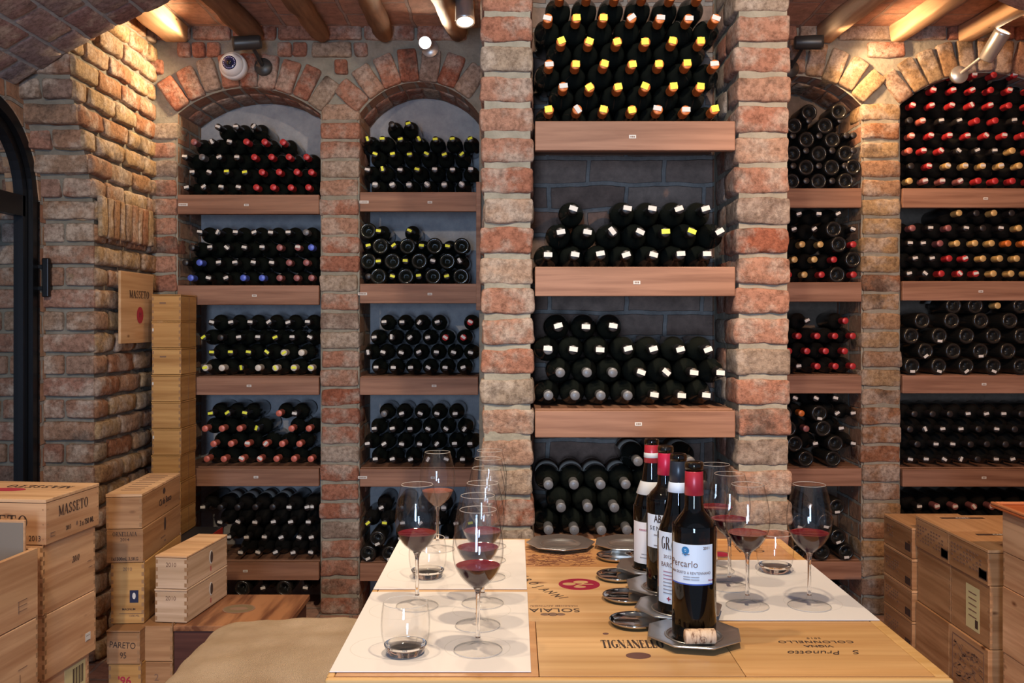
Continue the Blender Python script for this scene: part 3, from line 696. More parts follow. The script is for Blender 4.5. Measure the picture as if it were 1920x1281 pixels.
class Ink:
    """collects lettering and printed marks of one part"""
    def __init__(s): s.mb=MB()
    def text(s, t, M, size, mat=0, sx=1., bold=0, spacing=1., shear=0, bend=None):
        V,Fc=text_data(t,size,sx,bold,spacing,shear)
        if bend: W=[M@Vector(((bend+v[2])*math.sin(v[0]/bend),-(bend+v[2])*math.cos(v[0]/bend),v[1])) for v in V]
        else: W=[M@Vector(v) for v in V]
        s.mb.add(W,Fc,mat); return s
    def serif(s, t, M, size, mat=0, sx=1., gap=.10, bend=None, wt=1.0):
        S=[]; x=0; k=.085*wt
        def st(x0,y0,x1,y1,w):      # stroke
            d=Vector((x1-x0,y1-y0)); d.normalize(); n=Vector((-d.y,d.x))*w
            return [(x0+n.x,y0+n.y),(x0-n.x,y0-n.y),(x1-n.x,y1-n.y),(x1+n.x,y1+n.y)]
        def sf(xc,y,w=.16): yy=y+(.018 if y<.5 else -.018); return [(xc-w,yy-.018),(xc+w,yy-.018),(xc+w,yy+.018),(xc-w,yy+.018)]
        def arc(cx,cy,rx,ry,a0,a1,wx=k,wy=.02,n=20):
            out=[]
            for i in range(n):
                q=[]
                for a,sg in ((a0+(a1-a0)*i/n,1),(a0+(a1-a0)*(i+1)/n,1),(a0+(a1-a0)*(i+1)/n,-1),(a0+(a1-a0)*i/n,-1)):
                    q.append((cx+(rx+sg*wx)*math.cos(a),cy+(ry+sg*wy)*math.sin(a)))
                out.append(q)
            return out
        th=.026
        G={
         'M':(.98,lambda:[st(.12,0,.12,1,th),st(.86,0,.86,1,k),st(.12,1,.49,.06,k),st(.86,1,.49,.06,th),sf(.12,0,.12),sf(.86,0,.16),sf(.09,1,.11),sf(.89,1,.11)]),
         'A':(.86,lambda:[st(.10,0,.43,1,th),st(.43,1,.74,0,k),st(.22,.34,.64,.34,th*.8),sf(.10,0,.11),sf(.74,0,.15)]),
         'N':(.90,lambda:[st(.12,0,.12,1,th),st(.78,0,.78,1,th),st(.12,1,.78,0,k),sf(.12,0,.12),sf(.78,1,.12),sf(.08,1,.10)]),
         'E':(.70,lambda:[st(.16,0,.16,1,k),st(.1,.98,.62,.98,th),st(.1,.02,.64,.02,th),st(.16,.5,.50,.5,th),st(.62,1,.62,.80,th),st(.64,0,.64,.22,th),sf(.10,0,.09),sf(.10,1,.09)]),
         'L':(.64,lambda:[st(.16,0,.16,1,k),st(.1,.02,.58,.02,th),st(.58,0,.58,.26,th),sf(.16,1,.16)]),
         'T':(.78,lambda:[st(.39,0,.39,1,k),st(.06,.98,.72,.98,th),st(.06,1,.06,.78,th),st(.72,1,.72,.78,th),sf(.39,0,.16)]),
         'I':(.40,lambda:[st(.19,0,.19,1,k),sf(.19,0,.17),sf(.19,1,.17)]),
         'O':(.88,lambda:arc(.43,.5,.31,.49,0,2*PI,n=32)),
         'G':(.86,lambda:arc(.45,.5,.31,.49,R(50),R(318))+[st(.70,.10,.70,.44,k),sf(.70,.42,.15)]),
         'R':(.80,lambda:[st(.16,0,.16,1,k),st(.1,.98,.42,.98,th),st(.16,.50,.42,.50,th),st(.40,.50,.70,0,k),sf(.16,0,.15),sf(.74,0,.10)]+arc(.40,.74,.20,.24,-PI/2,PI/2)),
         'S':(.66,lambda:arc(.32,.745,.18,.235,R(30),R(270),wx=.055*wt,wy=.035)+arc(.32,.265,.20,.245,R(-150),R(90),wx=.055*wt,wy=.035)+[st(.52,.98,.52,.78,th),st(.09,.02,.09,.24,th)]),
        }
        polys=[]
        for ch in t:
            w,f=G.get(ch,(.5,lambda:[]))
            polys+=[[(px+x,py) for px,py in q] for q in f()]; x+=w+gap
        tot=x-gap
        for q in polys:
            P_=[((px-tot/2)*size*sx,(py-.5)*size) for px,py in q]
            V=[]
            for zz in (.0003,-.0002):
                for px,py in P_:
                    V.append(M@(Vector(((bend+zz)*math.sin(px/bend),-(bend+zz)*math.cos(px/bend),py)) if bend else Vector((px,py,zz))))
            s.mb.add(V,[(0,1,2,3),(7,6,5,4),(0,4,5,1),(1,5,6,2),(2,6,7,3),(3,7,4,0)],mat)
        return s
    def rect(s, M, x,y,w,h, mat=0, t=.0003):
        a=[(x-w/2,y-h/2),(x+w/2,y-h/2),(x+w/2,y+h/2),(x-w/2,y+h/2)]
        s.mb.add([M@Vector((p[0],p[1],-t)) for p in a]+[M@Vector((p[0],p[1],t)) for p in a],[(4,5,6,7),(0,1,5,4),(1,2,6,5),(2,3,7,6),(3,0,4,7)],mat); return s
    def disc(s, M, x,y,rx,ry, mat=0, t=.0003, n=28):
        s.mb.add([M@Vector((x+rx*math.cos(2*PI*k/n),y+ry*math.sin(2*PI*k/n),-t)) for k in range(n)]+[M@Vector((x+rx*math.cos(2*PI*k/n),y+ry*math.sin(2*PI*k/n),t)) for k in range(n)],
                 [tuple(range(n,2*n))]+[(k,(k+1)%n,n+(k+1)%n,n+k) for k in range(n)],mat); return s
    def build(s, name, mats, parent): return s.mb.build(name,mats,parent)
FR=lambda w,h,d=0: None
def Mfront(x,z,y=-.0006): return Matrix.Translation((x,y,z))@Matrix.Rotation(PI/2,4,'X')
def Mright(y,z,x): return Matrix.Translation((x+.0006,y,z))@Matrix.Rotation(PI/2,4,'Z')@Matrix.Rotation(PI/2,4,'X')
def Mleft(y,z,x): return Matrix.Translation((x-.0006,y,z))@Matrix.Rotation(-PI/2,4,'Z')@Matrix.Rotation(PI/2,4,'X')
def Mtop(x,y,z,rot=0): return Matrix.Translation((x,y,z+.0006))@Matrix.Rotation(rot,4,'Z')

# ================================================================ WINE CRATES
def crate(name,label,loc,w,d,h,rz=0,anchor='l',mats=(None,None),group=None,ink=None,lid=True,joints='fr',lidt=.009,sticker=None,nails=False,front_mat=None):
    """closed pine box; local x from 0..w (anchor l) or -w..0 (anchor r), y 0..d (away from the camera), z 0..h"""
    body,lidm=mats[0] or W_pine, mats[1] or W_pineL
    t=thing(name,label,'crate',loc,rz,group)
    x0,x1=(0,w) if anchor=='l' else (-w,0)
    mb=MB(); hb=h-(lidt+.0012 if lid else 0)
    mb.cb(x0,x1,0,d,.001,hb,r=.0018,mat=0)
    n=max(3,int(hb/.022)); p=hb/n
    for k in range(n):
        z=.001+(k+.25)*p
        if 'f' in joints:
            for xx in (x0+.004,x1-.004): mb.box(xx-.0035,xx+.0035,-.0004,.002,z,z+p*.5,1)
        if 'r' in joints: mb.box(x1-.002,x1+.0004,.001,.008,z+p*.5,z+p,1); mb.box(x1-.002,x1+.0004,d-.008,d-.001,z+p*.5,z+p,1)
        if 'l' in joints: mb.box(x0-.0004,x0+.002,.001,.008,z+p*.5,z+p,1); mb.box(x0-.0004,x0+.002,d-.008,d-.001,z+p*.5,z+p,1)
    if nails:
        for zz in (.15,.5,.85):
            for yy in (.008,d-.008): mb.lathe([(.0018,0),(.0016,.0008)],8,Mright(yy,hb*zz,x1-.0006),1)
            for xx in (x0+.008,x1-.008): mb.lathe([(.0018,0),(.0016,.0008)],8,Mfront(xx,hb*zz,.0),1)
    mb.build('crate_body',[body,W_end],t)
    if lid:
        mb=MB(); mb.cb(x0-.001,x1+.001,-.002,d+.001,hb+.0012,h,r=.0015); mb.build('crate_lid',[lidm],t)
    if ink:
        I=Ink(); ink(I,x0,x1,d,hb,h); I.build('printed_lettering',[M_ink,M_ink2,M_inkred,M_white,M_navy,M_yellowlab],t)
    if sticker:
        I=Ink(); sticker(I,x0,x1,d,hb,h); I.build('paper_label',[M_white,M_ink2,M_yellowlab,M_ink],t)
    return t
M_navy=simple('navy_label',(.012,.016,.05),.5); M_yellowlab=simple('yellowed_label',(.62,.54,.28),.7)
M_engr=simple('burnt_print',(.24,.09,.04),.8)

# --- stack by the door: flat three-bottle box over taller boxes (right-hand corner edge anchored)
A1=Vector((WX(86,2.40),2.40,0)); yaw1=R(-5.9); z=WZ(937,2.40)
def ink_top(I,x0,x1,d,hb,h):
    I.serif('MASSETO',Mright(d*.50,hb*.72,x1),.027,0,sx=.84)
    I.text('2013',Mright(d*.40,hb*.24,x1),.017,0,sx=.7); I.text('3 x 750 ML',Mright(d*.75,hb*.22,x1),.021,0,sx=.72,bold=.01)
    I.disc(Mright(0,0,x1),d*.56,hb*.27,.004,.006,1); I.rect(Mright(0,0,x1),d*.12,hb*.26,.02,.0015,1); I.rect(Mright(0,0,x1),d*.12,hb*.18,.02,.0015,1); I.rect(Mright(0,0,x1),d*.085,hb*.22,.0015,.012,1)
    I.serif('MASSETO',Mfront(x1-.148,hb*.55),.034,0,sx=.95); I.text('2013',Mfront(x1-.03,hb*.16),.020,0,sx=.85)
    I.serif('MASSETO',Mtop(x1-.13,d*.70,h,PI),.034,0,sx=.9); I.disc(Mtop(0,0,h),x1-.19,d*.50,.05,.024,2)
crate('wooden_wine_crate','flat pine wine crate lettered MASSETO, topmost on the tall pile near the glass door',(A1.x,A1.y,z-.119),.30,.25,.119,yaw1,'r',group='pine crates piled near the door',ink=ink_top,nails=True,joints='')
z-=.1195
def ink2010(I,x0,x1,d,hb,h):
    I.text('2010',Mright(d*.60,hb*.62,x1),.024,0,sx=.7,shear=.3); I.rect(Mright(0,0,x1),d*.88,hb*.50,.02,.0013,1); I.rect(Mright(0,0,x1),d*.90,hb*.40,.018,.0013,1)
crate('wooden_wine_crate','tall pine wine crate marked 2010, directly under the flat MASSETO crate',(A1.x-.008,A1.y,z-.182),.30,.245,.1815,yaw1,'r',group='pine crates piled near the door',ink=ink2010,lid=False)
z-=.182
def stk(I,x0,x1,d,hb,h):
    I.rect(Mright(0,0,x1),d*.83,hb*.30,.024,.022,0); I.rect(Mright(0,0,x1),d*.83,hb*.32,.018,.002,1); I.rect(Mright(0,0,x1),d*.83,hb*.24,.018,.002,1)
crate('wooden_wine_crate','plain knotty pine crate with a small white sticker, third down near the door',(A1.x-.006,A1.y+.006,z-.170),.30,.24,.1695,yaw1,'r',group='pine crates piled near the door',lid=False,sticker=stk)
z-=.170
def stk2(I,x0,x1,d,hb,h):
    I.rect(Mright(0,0,x1),d*.70,hb*.66,.10,.10,2)
    for q in range(7): I.rect(Mright(0,0,x1+.0003),d*.66+q*.0075,hb*.74,.003 if q%2 else .005,.05,3)
    I.text('Am',Mright(d*.5,hb*.25,x1),.03,3)
crate('wooden_wine_crate','pine crate with a yellow barcode label, under the knotty crate near the door',(A1.x-.02,A1.y+.006,z-.182),.29,.23,.1815,yaw1,'r',group='pine crates piled near the door',lid=False,sticker=stk2)
z-=.182
crate('wooden_wine_crate','bottom pine crate of the tall pile near the glass door',(A1.x-.012,A1.y+.006,.0),.30,.24,z-.001,yaw1,'r',group='pine crates piled near the door',lid=False)
# --- open crate pile in front of it
A0=Vector((WX(71,2.33),2.33,0)); yaw0=R(-5); Ld=.52; dirv=Vector((math.sin(-yaw0),math.cos(yaw0),0)); F0=A0-dirv*Ld
z=WZ(1027,2.33)
t=thing('open_wine_crate','open pine wine crate marked 2013 at the edge of view, its grey board upright inside','crate',(F0.x,F0.y,z-.172),yaw0,'open crates at the edge of view')
mb=MB(); w=.34
mb.cb(-.012,0,0,Ld,.001,.172,r=.0015); mb.cb(-w,-w+.012,0,Ld,.001,.172,r=.0015); mb.cb(-w+.012,-.012,0,.012,.001,.172,r=.0015); mb.cb(-w+.012,-.012,Ld-.012,Ld,.001,.172,r=.0015); mb.cb(-w+.012,-.012,.012,Ld-.012,.001,.012,r=.001)
mb.build('crate_body',[W_pine],t)
I=Ink(); I.text('2013',Mright(Ld*.60,.095,0),.032,0,sx=.75); M_=Mright(0,0,0)
for q in range(3): I.rect(M_,Ld*.88,.035+q*.012,.035,.0013,1)
I.rect(M_,Ld*.85,.045,.0015,.03,1); I.build('printed_lettering',[M_ink,M_ink2],t)
mb=MB(); mb.cb(-w+.02,-.016,Ld-.03,Ld-.022,.02,.246,r=.001); mb.cb(-w+.02,-.019,Ld-.0312,Ld-.030,.02,.240,r=.0004,mat=1); mb.build('inner_board',[W_pine,simple('grey_lining',(.20,.17,.14),.85)],t)
z-=.173
def ink2014(I,x0,x1,d,hb,h):
    I.text('2014',Mright(d*.60,hb*.62,x1),.030,0,sx=.75); I.rect(Mright(0,0,x1),d*.88,hb*.45,.035,.0013,1); I.rect(Mright(0,0,x1),d*.86,hb*.30,.0015,.03,1)
crate('wooden_wine_crate','pine crate marked 2014 under the open crate at the edge of view',(F0.x,F0.y,z-.19),w,Ld,.1895,yaw0,'r',group='open crates at the edge of view',ink=ink2014,lid=False)
crate('wooden_wine_crate','lowest pine crate under the open crate at the edge of view',(F0.x,F0.y,0),w,Ld,z-.191,yaw0,'r',group='open crates at the edge of view',lid=False)

# --- narrow pile leaning against the rough wall
A2=Vector((WX(266,2.88),2.88,0)); yaw2=R(3.6)
def ink_bosco(I,x0,x1,d,hb,h):
    I.text("Cà del Bosco",Mright(d*.58,hb*.46,x1),.030,0,sx=.80,bold=.012,shear=.12); I.disc(Mright(0,0,x1),d*.55,hb*.80,.012,.010,0); I.text('xxxxxx',Mright(d*.6,hb*.26,x1),.006,1)
    for q in range(9): I.rect(Mtop(0,0,h),(x0+x1)/2,d*(.16+.085*q),.062,.006,1)
crate('wooden_wine_crate','long pine gift crate with dark crest and script, top of the narrow wall pile',(A2.x,A2.y,WZ(926,2.88)-.109),.108,.40,.109,yaw2,'r',mats=(W_aged,W_pineL),group='narrow crates piled against the rough wall',ink=ink_bosco)
def ink_orn(I,x0,x1,d,hb,h):
    c=(x0+x1)/2
    I.serif('ORNELLAIA',Mfront(c,hb*.86),.0125,0,sx=.78); I.text('2014',Mfront(c,hb*.69),.014,0); I.text('1x1500mL 3,5KG',Mfront(c,hb*.12),.0145,0,sx=.80,bold=.012)
    I.disc(Mright(0,0,x1),d*.55,hb*.72,.010,.022,0); I.text('xx xxx xx',Mright(d*.5,hb*.35,x1),.012,1); I.text('xxx',Mright(d*.55,hb*.2,x1),.012,1)
crate('wooden_wine_crate','narrow crate printed ORNELLAIA 2014, second from the top of the wall pile',(A2.x+.003,A2.y+.001,WZ(926,2.88)-.2135),.110,.395,.104,yaw2,'r',mats=(W_aged,W_aged),group='narrow crates piled against the rough wall',ink=ink_orn,nails=True,joints='',lid=False)
def ink_navy(I,x0,x1,d,hb,h):
    c=(x0+x1)/2
    I.rect(Mfront(0,0),x1-.030,hb*.45,.026,.038,4); I.disc(Mfront(0,0,-.001),x1-.030,hb*.46,.005,.010,3)
    I.text('2010',Mfront(c,hb*.90),.014,1); I.text('MAGNUM',Mfront(c+.004,hb*.24),.009,0,bold=.01); I.rect(Mfront(0,0),c+.01,hb*.17,.07,.001,1); I.text('1500 ML',Mfront(x1-.03,hb*.13),.009,1)
crate('wooden_wine_crate','tall narrow crate with a navy label, lowest box of the wall pile',(A2.x+.006,A2.y+.002,.3505),.100,.39,WZ(926,2.88)-.2135-.351,yaw2,'r',mats=(W_gold,W_gold),group='narrow crates piled against the rough wall',ink=ink_navy,lid=False)
# support row under it
def ink_par(I,x0,x1,d,hb,h):
    I.text('PARETO',Mfront((x0+x1)/2-.002,hb*.60)@Matrix.Rotation(-.06,4,'Z'),.027,0,sx=.8,bold=.0); I.text('95',Mfront((x0+x1)/2,hb*.28),.026,0,sx=.8)
crate('wooden_wine_crate','small brown crate with PARETO 95 handwritten on its end',(WX(200,2.82),2.82,.2465),.1,.40,.103,0,'l',mats=(W_aged,W_aged),group='small crates under the wall pile',ink=ink_par,lidt=.006)
def ink_96(I,x0,x1,d,hb,h): I.text("'96",Mfront((x0+x1)/2,hb*.5),.034,2,bold=.02)
crate('wooden_wine_crate','small orange-brown crate with a handwritten 96, under the PARETO crate',(WX(200,2.82)+.004,2.823,.1445),.098,.40,.1015,0,'l',mats=(W_gold,W_aged),group='small crates under the wall pile',ink=ink_96,lid=False)
crate('wooden_wine_crate','lowest small crate under the handwritten 96 crate',(WX(200,2.82)+.004,2.823,.0),.098,.40,.144,0,'l',mats=(W_aged,W_aged),group='small crates under the wall pile',lid=False)
xs_=WX(264,2.86)
crate('wooden_wine_crate','plain crate end beside the PARETO crate, level with the walnut board',(xs_,2.86,.2405),.097,.34,.1095,0,'l',mats=(W_aged,W_aged),group='plain crates beside the walnut box',lid=False)
crate('wooden_wine_crate','plain crate end directly below the one beside PARETO, faint mark on it',(xs_,2.86,.120),.097,.34,.1195,0,'l',mats=(W_aged,W_aged),group='plain crates beside the walnut box',lid=False,ink=lambda I,x0,x1,d,hb,h: I.text('2',Mfront((x0+x1)/2,hb*.6),.03,1))
crate('wooden_wine_crate','lowest plain crate beside the dark walnut box',(xs_,2.86,0),.097,.34,.1195,0,'l',mats=(W_aged,W_aged),group='plain crates beside the walnut box',lid=False)
# dark walnut box with round emblem
x0=xs_+.099; x1=-.70
t=thing('walnut_chest','low dark wooden chest with a striped walnut top and an oval emblem','chest',(x0,2.862,0))
mb=MB(); mb.cb(0,x1-x0-.01,.004,.32,.001,.332,r=.002); mb.build('chest_body',[W_mahog],t)
mb=MB(); mb.cb(0,x1-x0,-.002,.33,.333,.350,r=.002)
mb.build('chest_lid',[wood('walnut_lid',(.13,.05,.026),(.36,.17,.085),'y',20,rough=.35,con=1.6)],t)
I=Ink(); c=TAB(448,1142,.35); I.disc(Mtop(0,0,.350),c.x-x0,c.y-2.862,.052,.048,0); I.disc(Mtop(0,0,.3503),c.x-x0,c.y-2.862,.047,.043,1); I.disc(Mtop(0,0,.3506),c.x-x0,c.y-2.862,.030,.015,0)
I.build('oval_emblem',[M_ink2,simple('emblem',(.16,.11,.06),.5)],t)
# pale pair on top
A3=Vector((WX(350,2.88),2.88,0)); yaw3=R(-6.3)
def ink_pale(I,x0,x1,d,hb,h):
    I.text('2010',Mfront((x0+x1)/2,hb*.78),.019,1,sx=.9); I.disc(Mright(0,0,x1),d*.58,hb*.60,.013,.022,3); I.disc(Mright(0,0,x1+.0004),d*.58+.002,hb*.60,.010,.019,0); I.rect(Mright(0,0,x1),d*.57,hb*.22,.004,.016,2)
crate('wooden_wine_crate','pale single-bottle box marked 2010, upper of the pair on the walnut chest',(A3.x,A3.y,.4555),.101,.30,.103,yaw3,'r',mats=(W_pale,W_pineL),group='pale boxes on the walnut chest',ink=ink_pale,lidt=.006)
crate('wooden_wine_crate','pale single-bottle box, lower of the pair on the walnut chest',(A3.x,A3.y,.3515),.103,.30,.1035,yaw3,'r',mats=(W_pale,W_pale),group='pale boxes on the walnut chest',ink=ink_pale,lidt=.006)

# --- golden boxes in the corner
zt=WZ(552,3.86); xr=WX(339,3.86); n9=9; hh=.1110
ordn=['topmost','second','third','fourth','fifth','sixth','seventh','eighth','lowest']
for k in range(n9):
    def ink_g(I,x0,x1,d,hb,h,k=k):
        if k in (0,2): I.rect(Mfront(0,0),x0+.045,hb*.72,.026,.006,1)
        if k in (1,3,5): I.rect(Mfront(0,0),x0+.006,hb*.72,.006,.012,3)
        I.rect(Mright(0,0,x1),d*.52,hb*.5,.0022,hb*.94,1)
    r=crate('wooden_wine_crate','%s of the nine golden wooden boxes stacked in the corner'%ordn[k],(xr+rnd.uniform(-.002,.002),3.86,zt-(k+1)*hh),.120,.185,hh-.0008,R(rnd.uniform(-.6,.6)),'r',mats=(W_gold,W_gold),group='golden boxes stacked in the corner',ink=ink_g,lidt=.005)
zb=zt-9*hh
t=thing('black_carton','black carton with a bright red end under the golden boxes','box',(xr-.13,3.74,zb-.085))
mb=MB(); mb.cb(0,.245,0,.30,.0,.084,r=.002); mb.build('carton_body',[simple('black_card',(.03,.03,.035),.5)],t)
mb=MB(); mb.cb(.245,.248,.002,.298,.002,.082,r=.0005); mb.cb(.19,.245,-.0012,-.0002,.002,.082,r=.0004); mb.build('red_panel',[simple('red_card',(.50,.04,.03),.5)],t)
crate('wooden_wine_crate','brown crate on the floor supporting the black carton and golden boxes',(xr-.13,3.74,0),.245,.30,zb-.086,0,'l',mats=(W_aged,W_aged),lid=False)

# --- piles past the table
XR=1.405
def stamp_rows(I,M,u0,v0,nu,nv,du,dv,mat=1):
    for a in range(nu):
        for b_ in range(nv):
            if (a*7+b_*3)%5: I.rect(M,u0+a*du,v0+b_*dv,du*.66,dv*.42,mat)
for k in range(5):
    zz=.554-(k+1)*.1105
    def ink_r(I,x0,x1,d,hb,h,k=k):
        M=Mleft(0,0,x0)   # u runs towards the camera: u=-y
        if k==0: stamp_rows(I,M,-d*.85,hb*.45,3,4,.02,.011)
        else: stamp_rows(I,M,-d*.9,hb*.35,7,4,.017,.011)
        I.rect(M,-.035,hb*.35 if k==0 else hb*.24,.045,.026,0)
    crate('wooden_wine_crate','%s crate of the farthest pile past the table, dark label at its corner'%['topmost','second','third','fourth','lowest'][k],(XR,3.30,max(0,zz)),.28,.25,.1095,0,'l',mats=(W_aged,W_agedL),group='farthest crate pile past the table',ink=ink_r if k<4 else None,joints='l')
for j,(d0,nm) in enumerate(((2.79,'near'),(3.042,'far'))):
    def ink_t(I,x0,x1,d,hb,h):
        M=Mleft(0,0,x0); stamp_rows(I,M,-d*.92,hb*.30,10,5,.0205,.012); I.rect(M,-.030,hb*.28,.05,.030,0); I.rect(M,-.030,hb*.28,.044,.024,1)
        I.rect(Mtop(0,0,h),.14,d*.80,.15,.020,0); I.text('CASSA',Mtop(.14,d*.80,h+.0006),.016,3)
        for q in range(4): I.rect(Mtop(0,0,h),.10+q*.045,d*.50,.034,.06,1 if False else 5) if False else None
    crate('wooden_wine_crate','%s flat printed crate on the middle pile past the table'%('nearer' if j==0 else 'farther'),(XR+.010,d0,.491),.34,.250,.109,0,'l',mats=(W_aged,W_agedL),group='flat printed crates on the middle pile',ink=ink_t,joints='lf')
    def stk3(I,x0,x1,d,hb,h):
        M=Mleft(0,0,x0); I.rect(M,-.105,hb*.50,.085,.135,2)
        for q in range(5): I.rect(Mleft(0,0,x0-.0004),-.105,hb*.50+.045-q*.018,.05,.004,1)
        I.rect(Mleft(0,0,x0-.0004),-.080,hb*.50-.045,.018,.026,3)
    crate('wooden_wine_crate','tall brown crate with a yellowed paper label, under the nearer flat printed crate' if j==0 else 'tall brown crate under the farther flat printed crate',(XR+.016,d0,.300),.33,.250,.190,0,'l',mats=(W_aged,W_agedL),group='tall crates of the middle pile',sticker=stk3 if j==0 else None,joints='lf',lid=False)
    def ink_e(I,x0,x1,d,hb,h):
        M=Mleft(0,0,x0); q=random.Random(5)
        I.rect(M,-d*.5,hb*.90,d*.8,.004,1); I.rect(M,-d*.9,hb*.5,.005,hb*.75,1); I.rect(M,-d*.1,hb*.5,.004,hb*.75,1)
        for _ in range(110): I.rect(M@Matrix.Translation((-q.uniform(.15,.85)*d,q.uniform(.15,.8)*hb,0))@Matrix.Rotation(q.uniform(-.6,.6),4,'Z'),0,0,q.uniform(.008,.03),.003,1)
    crate('wooden_wine_crate','brown crate with a burnt picture panel, third level of the middle pile' if j==0 else 'brown crate at third level of the middle pile, farther half',(XR+.010,d0,.111),.34,.250,.188,0,'l',mats=(W_aged,W_agedL),group='picture crates of the middle pile',ink=ink_e if j==0 else None,lid=False,joints='')
    crate('wooden_wine_crate','%s floor-level crate of the middle pile past the table'%('nearer' if j==0 else 'farther'),(XR+.010,d0,0),.34,.250,.110,0,'l',mats=(W_aged,W_agedL),group='floor crates of the middle pile',lid=False,joints='')
zz=WZ(955,2.72); lv=[.121,.101,.192,.192]
nmz=['pale swirling-grained crate directly under the terracotta tray','low pale crate second under the terracotta tray','tall pale crate third under the terracotta tray','tall pale crate fourth under the terracotta tray','lowest crate under the terracotta tray']
zc=zz
for k in range(5):
    h=lv[k] if k<4 else zc
    crate('wooden_wine_crate',nmz[k],(XR+.014+.002*(k%2),2.25,zc-h),.40,.465,h-.0008,0,'l',mats=(W_pine,W_pine),group='pale crates under the terracotta tray',lid=False,joints='l' if k%2 else '',nails=False); zc-=h
t=thing('terracotta_tray','flat orange-brown tray lying on the pale crate pile','tray',(XR-.004,2.235,zz))
mt=simple('terracotta_lacquer',(.42,.11,.035),.45)
mb=MB(); mb.cb(0,.43,0,.515,.001,.008,r=.002); mb.build('tray_base',[mt],t)
mb=MB()
for a,b,c,d in ((0,.012,0,.515),(.418,.43,0,.515),(.012,.418,0,.012),(.012,.418,.503,.515)): mb.cb(a,b,c,d,.0085,.017,r=.003)
mb.build('tray_rim',[simple('tray_rim_wood',(.50,.19,.08),.4)],t)

# --- crate lid hung on the rough wall
t=thing('crate_lid_sign','pine crate lid lettered MASSETO with a red oval, hung on the rough brick wall','sign',(XS+.028,3.63,WZ(645,3.62)),R(0))
mb=MB(); mb.cb(0,.010,0,.325,0,.285,r=.0015); mb.build('lid_board',[wood('pine_sign',(.52,.31,.16),(.64,.42,.24),'y',60,.6)],t)
I=Ink(); I.serif('MASSETO',Mright(.180,.197,.0105),.030,0,sx=1.08); I.disc(Mright(0,0,.0105),.185,.113,.032,.034,2); I.text('M',Mright(.185,.113,.0112),.03,1)
I.build('printed_lettering',[M_ink,simple('oval_mark',(.20,.02,.03),.7),M_inkred],t)
mb=MB(); mb.lathe([(.003,0),(.003,.03)],8,Matrix.Translation((-.028,.16,.26))@Matrix.Rotation(PI/2,4,'Y')); mb.build('fixing_nail',[M_steel],t)
# ================================================================ TABLE
TX0,TX1,TY0,TY1=-.277,.640,1.358,2.247
tb=thing('tasting_table','wooden tasting table whose top is pieced from branded wine-crate panels','table',((TX0+TX1)/2,TY0,0))
ox,oy=(TX0+TX1)/2,TY0
def tbox(mb,x0,x1,y0,y1,z0,z1,**k): mb.cb(x0-ox,x1-ox,y0-oy,y1-oy,z0,z1,**k)
e=.0009
panels=[(TX0+.012,TX1-.022,1.985,TY1-.012,0),(TX0+.012,TX1-.022,1.625,1.985,1),(TX0+.012,.036,TY0+.014,1.625,3),(.036,.340,TY0+.014,1.625,2),(.340,TX1-.022,TY0+.014,1.625,4)]
for a,b,c,d,m in panels:
    mb=MB(); tbox(mb,a+e/2,b-e/2,c+e/2,d-e/2,TZ-.012,TZ,r=.0008); mb.build('top_panel',[W_table[m]],tb)
mb=MB()
tbox(mb,TX0,TX1,TY0,TY0+.0135,TZ-.013,TZ,r=.004); tbox(mb,TX0,TX1,TY1-.0115,TY1,TZ-.013,TZ,r=.004)
tbox(mb,TX0,TX0+.0115,TY0+.0135,TY1-.0115,TZ-.013,TZ,r=.003); tbox(mb,TX1-.0215,TX1,TY0+.0135,TY1-.0115,TZ-.013,TZ,r=.003)
mb.build('top_edging',[W_trim],tb)
mb=MB(); tbox(mb,TX0+.001,TX1-.001,TY0+.001,TY1-.001,TZ-.045,TZ-.0135,r=.006); mb.build('metal_frame',[M_grey],tb)
for sx in (TX0+.06,TX1-.06):
    for sy in (TY0+.06,TY1-.06):
        mb=MB(); tbox(mb,sx-.025,sx+.025,sy-.025,sy+.025,0,TZ-.046,r=.003); mb.build('leg',[M_grey],tb)
I=Ink(); TM=lambda x,y,rot=0,dz=0: Matrix.Translation((x-ox,y-oy,TZ+.0003+dz))@Matrix.Rotation(rot,4,'Z')
I.serif('TIGNANELLO',TM(.190,1.509),.036,0,sx=.34,wt=1.5,gap=.07)
I.disc(TM(0,0),.193,1.456,.0195,.0135,3); I.disc(TM(0,0),.152,1.559,.005,.004,3)
I.text('SOLAIA',TM(.072,1.687,PI),.030,0,sx=.92); I.text('MARCHESI ANTINORI',TM(.072,1.712,PI),.009,1); 
for q in (-1,0,1): I.disc(TM(0,0),.068+q*.014,1.662,.008,.006 if q else .009,1)
c=TAB(1086,1096); I.disc(TM(0,0),c.x,c.y,.0410,.0395,2)
for dx,dy,rx,ry,mm in ((-.020,.000,.013,.009,4),(.004,.013,.015,.010,4),(.0,-.020,.012,.006,4)): I.disc(TM(0,0,0,.0004),c.x+dx,c.y+dy,rx,ry,mm)
I.text('Y',TM(c.x+.004,c.y-.004,-.9,.0004),.05,4)
for ch,(px,py),ro in zip('TROJANNI',((979,1082),(988,1088),(999,1094),(1010,1100),(1020,1106),(1031,1111),(1043,1117),(1055,1121)),(-.5,-.55,-.6,-.7,-.75,-.8,-.85,-.9)):
    p=TAB(px,py); I.text(ch,TM(p.x,p.y,ro-.1),.028,0,sx=.8,shear=.2)
I.text('Prunotto',TM(.473,1.470,PI),.024,0,sx=.95,shear=.35); I.text('VIGNA',TM(.488,1.499,PI),.0125,0,sx=1.2,bold=.01); I.text('COLONNELLO',TM(.490,1.519,PI),.0150,0,sx=1.15,bold=.01,spacing=1.1); I.text('2010',TM(.492,1.536,PI),.0095,0,spacing=1.3)
I.text('S',TM(.540,1.472,PI),.024,0,shear=.3)
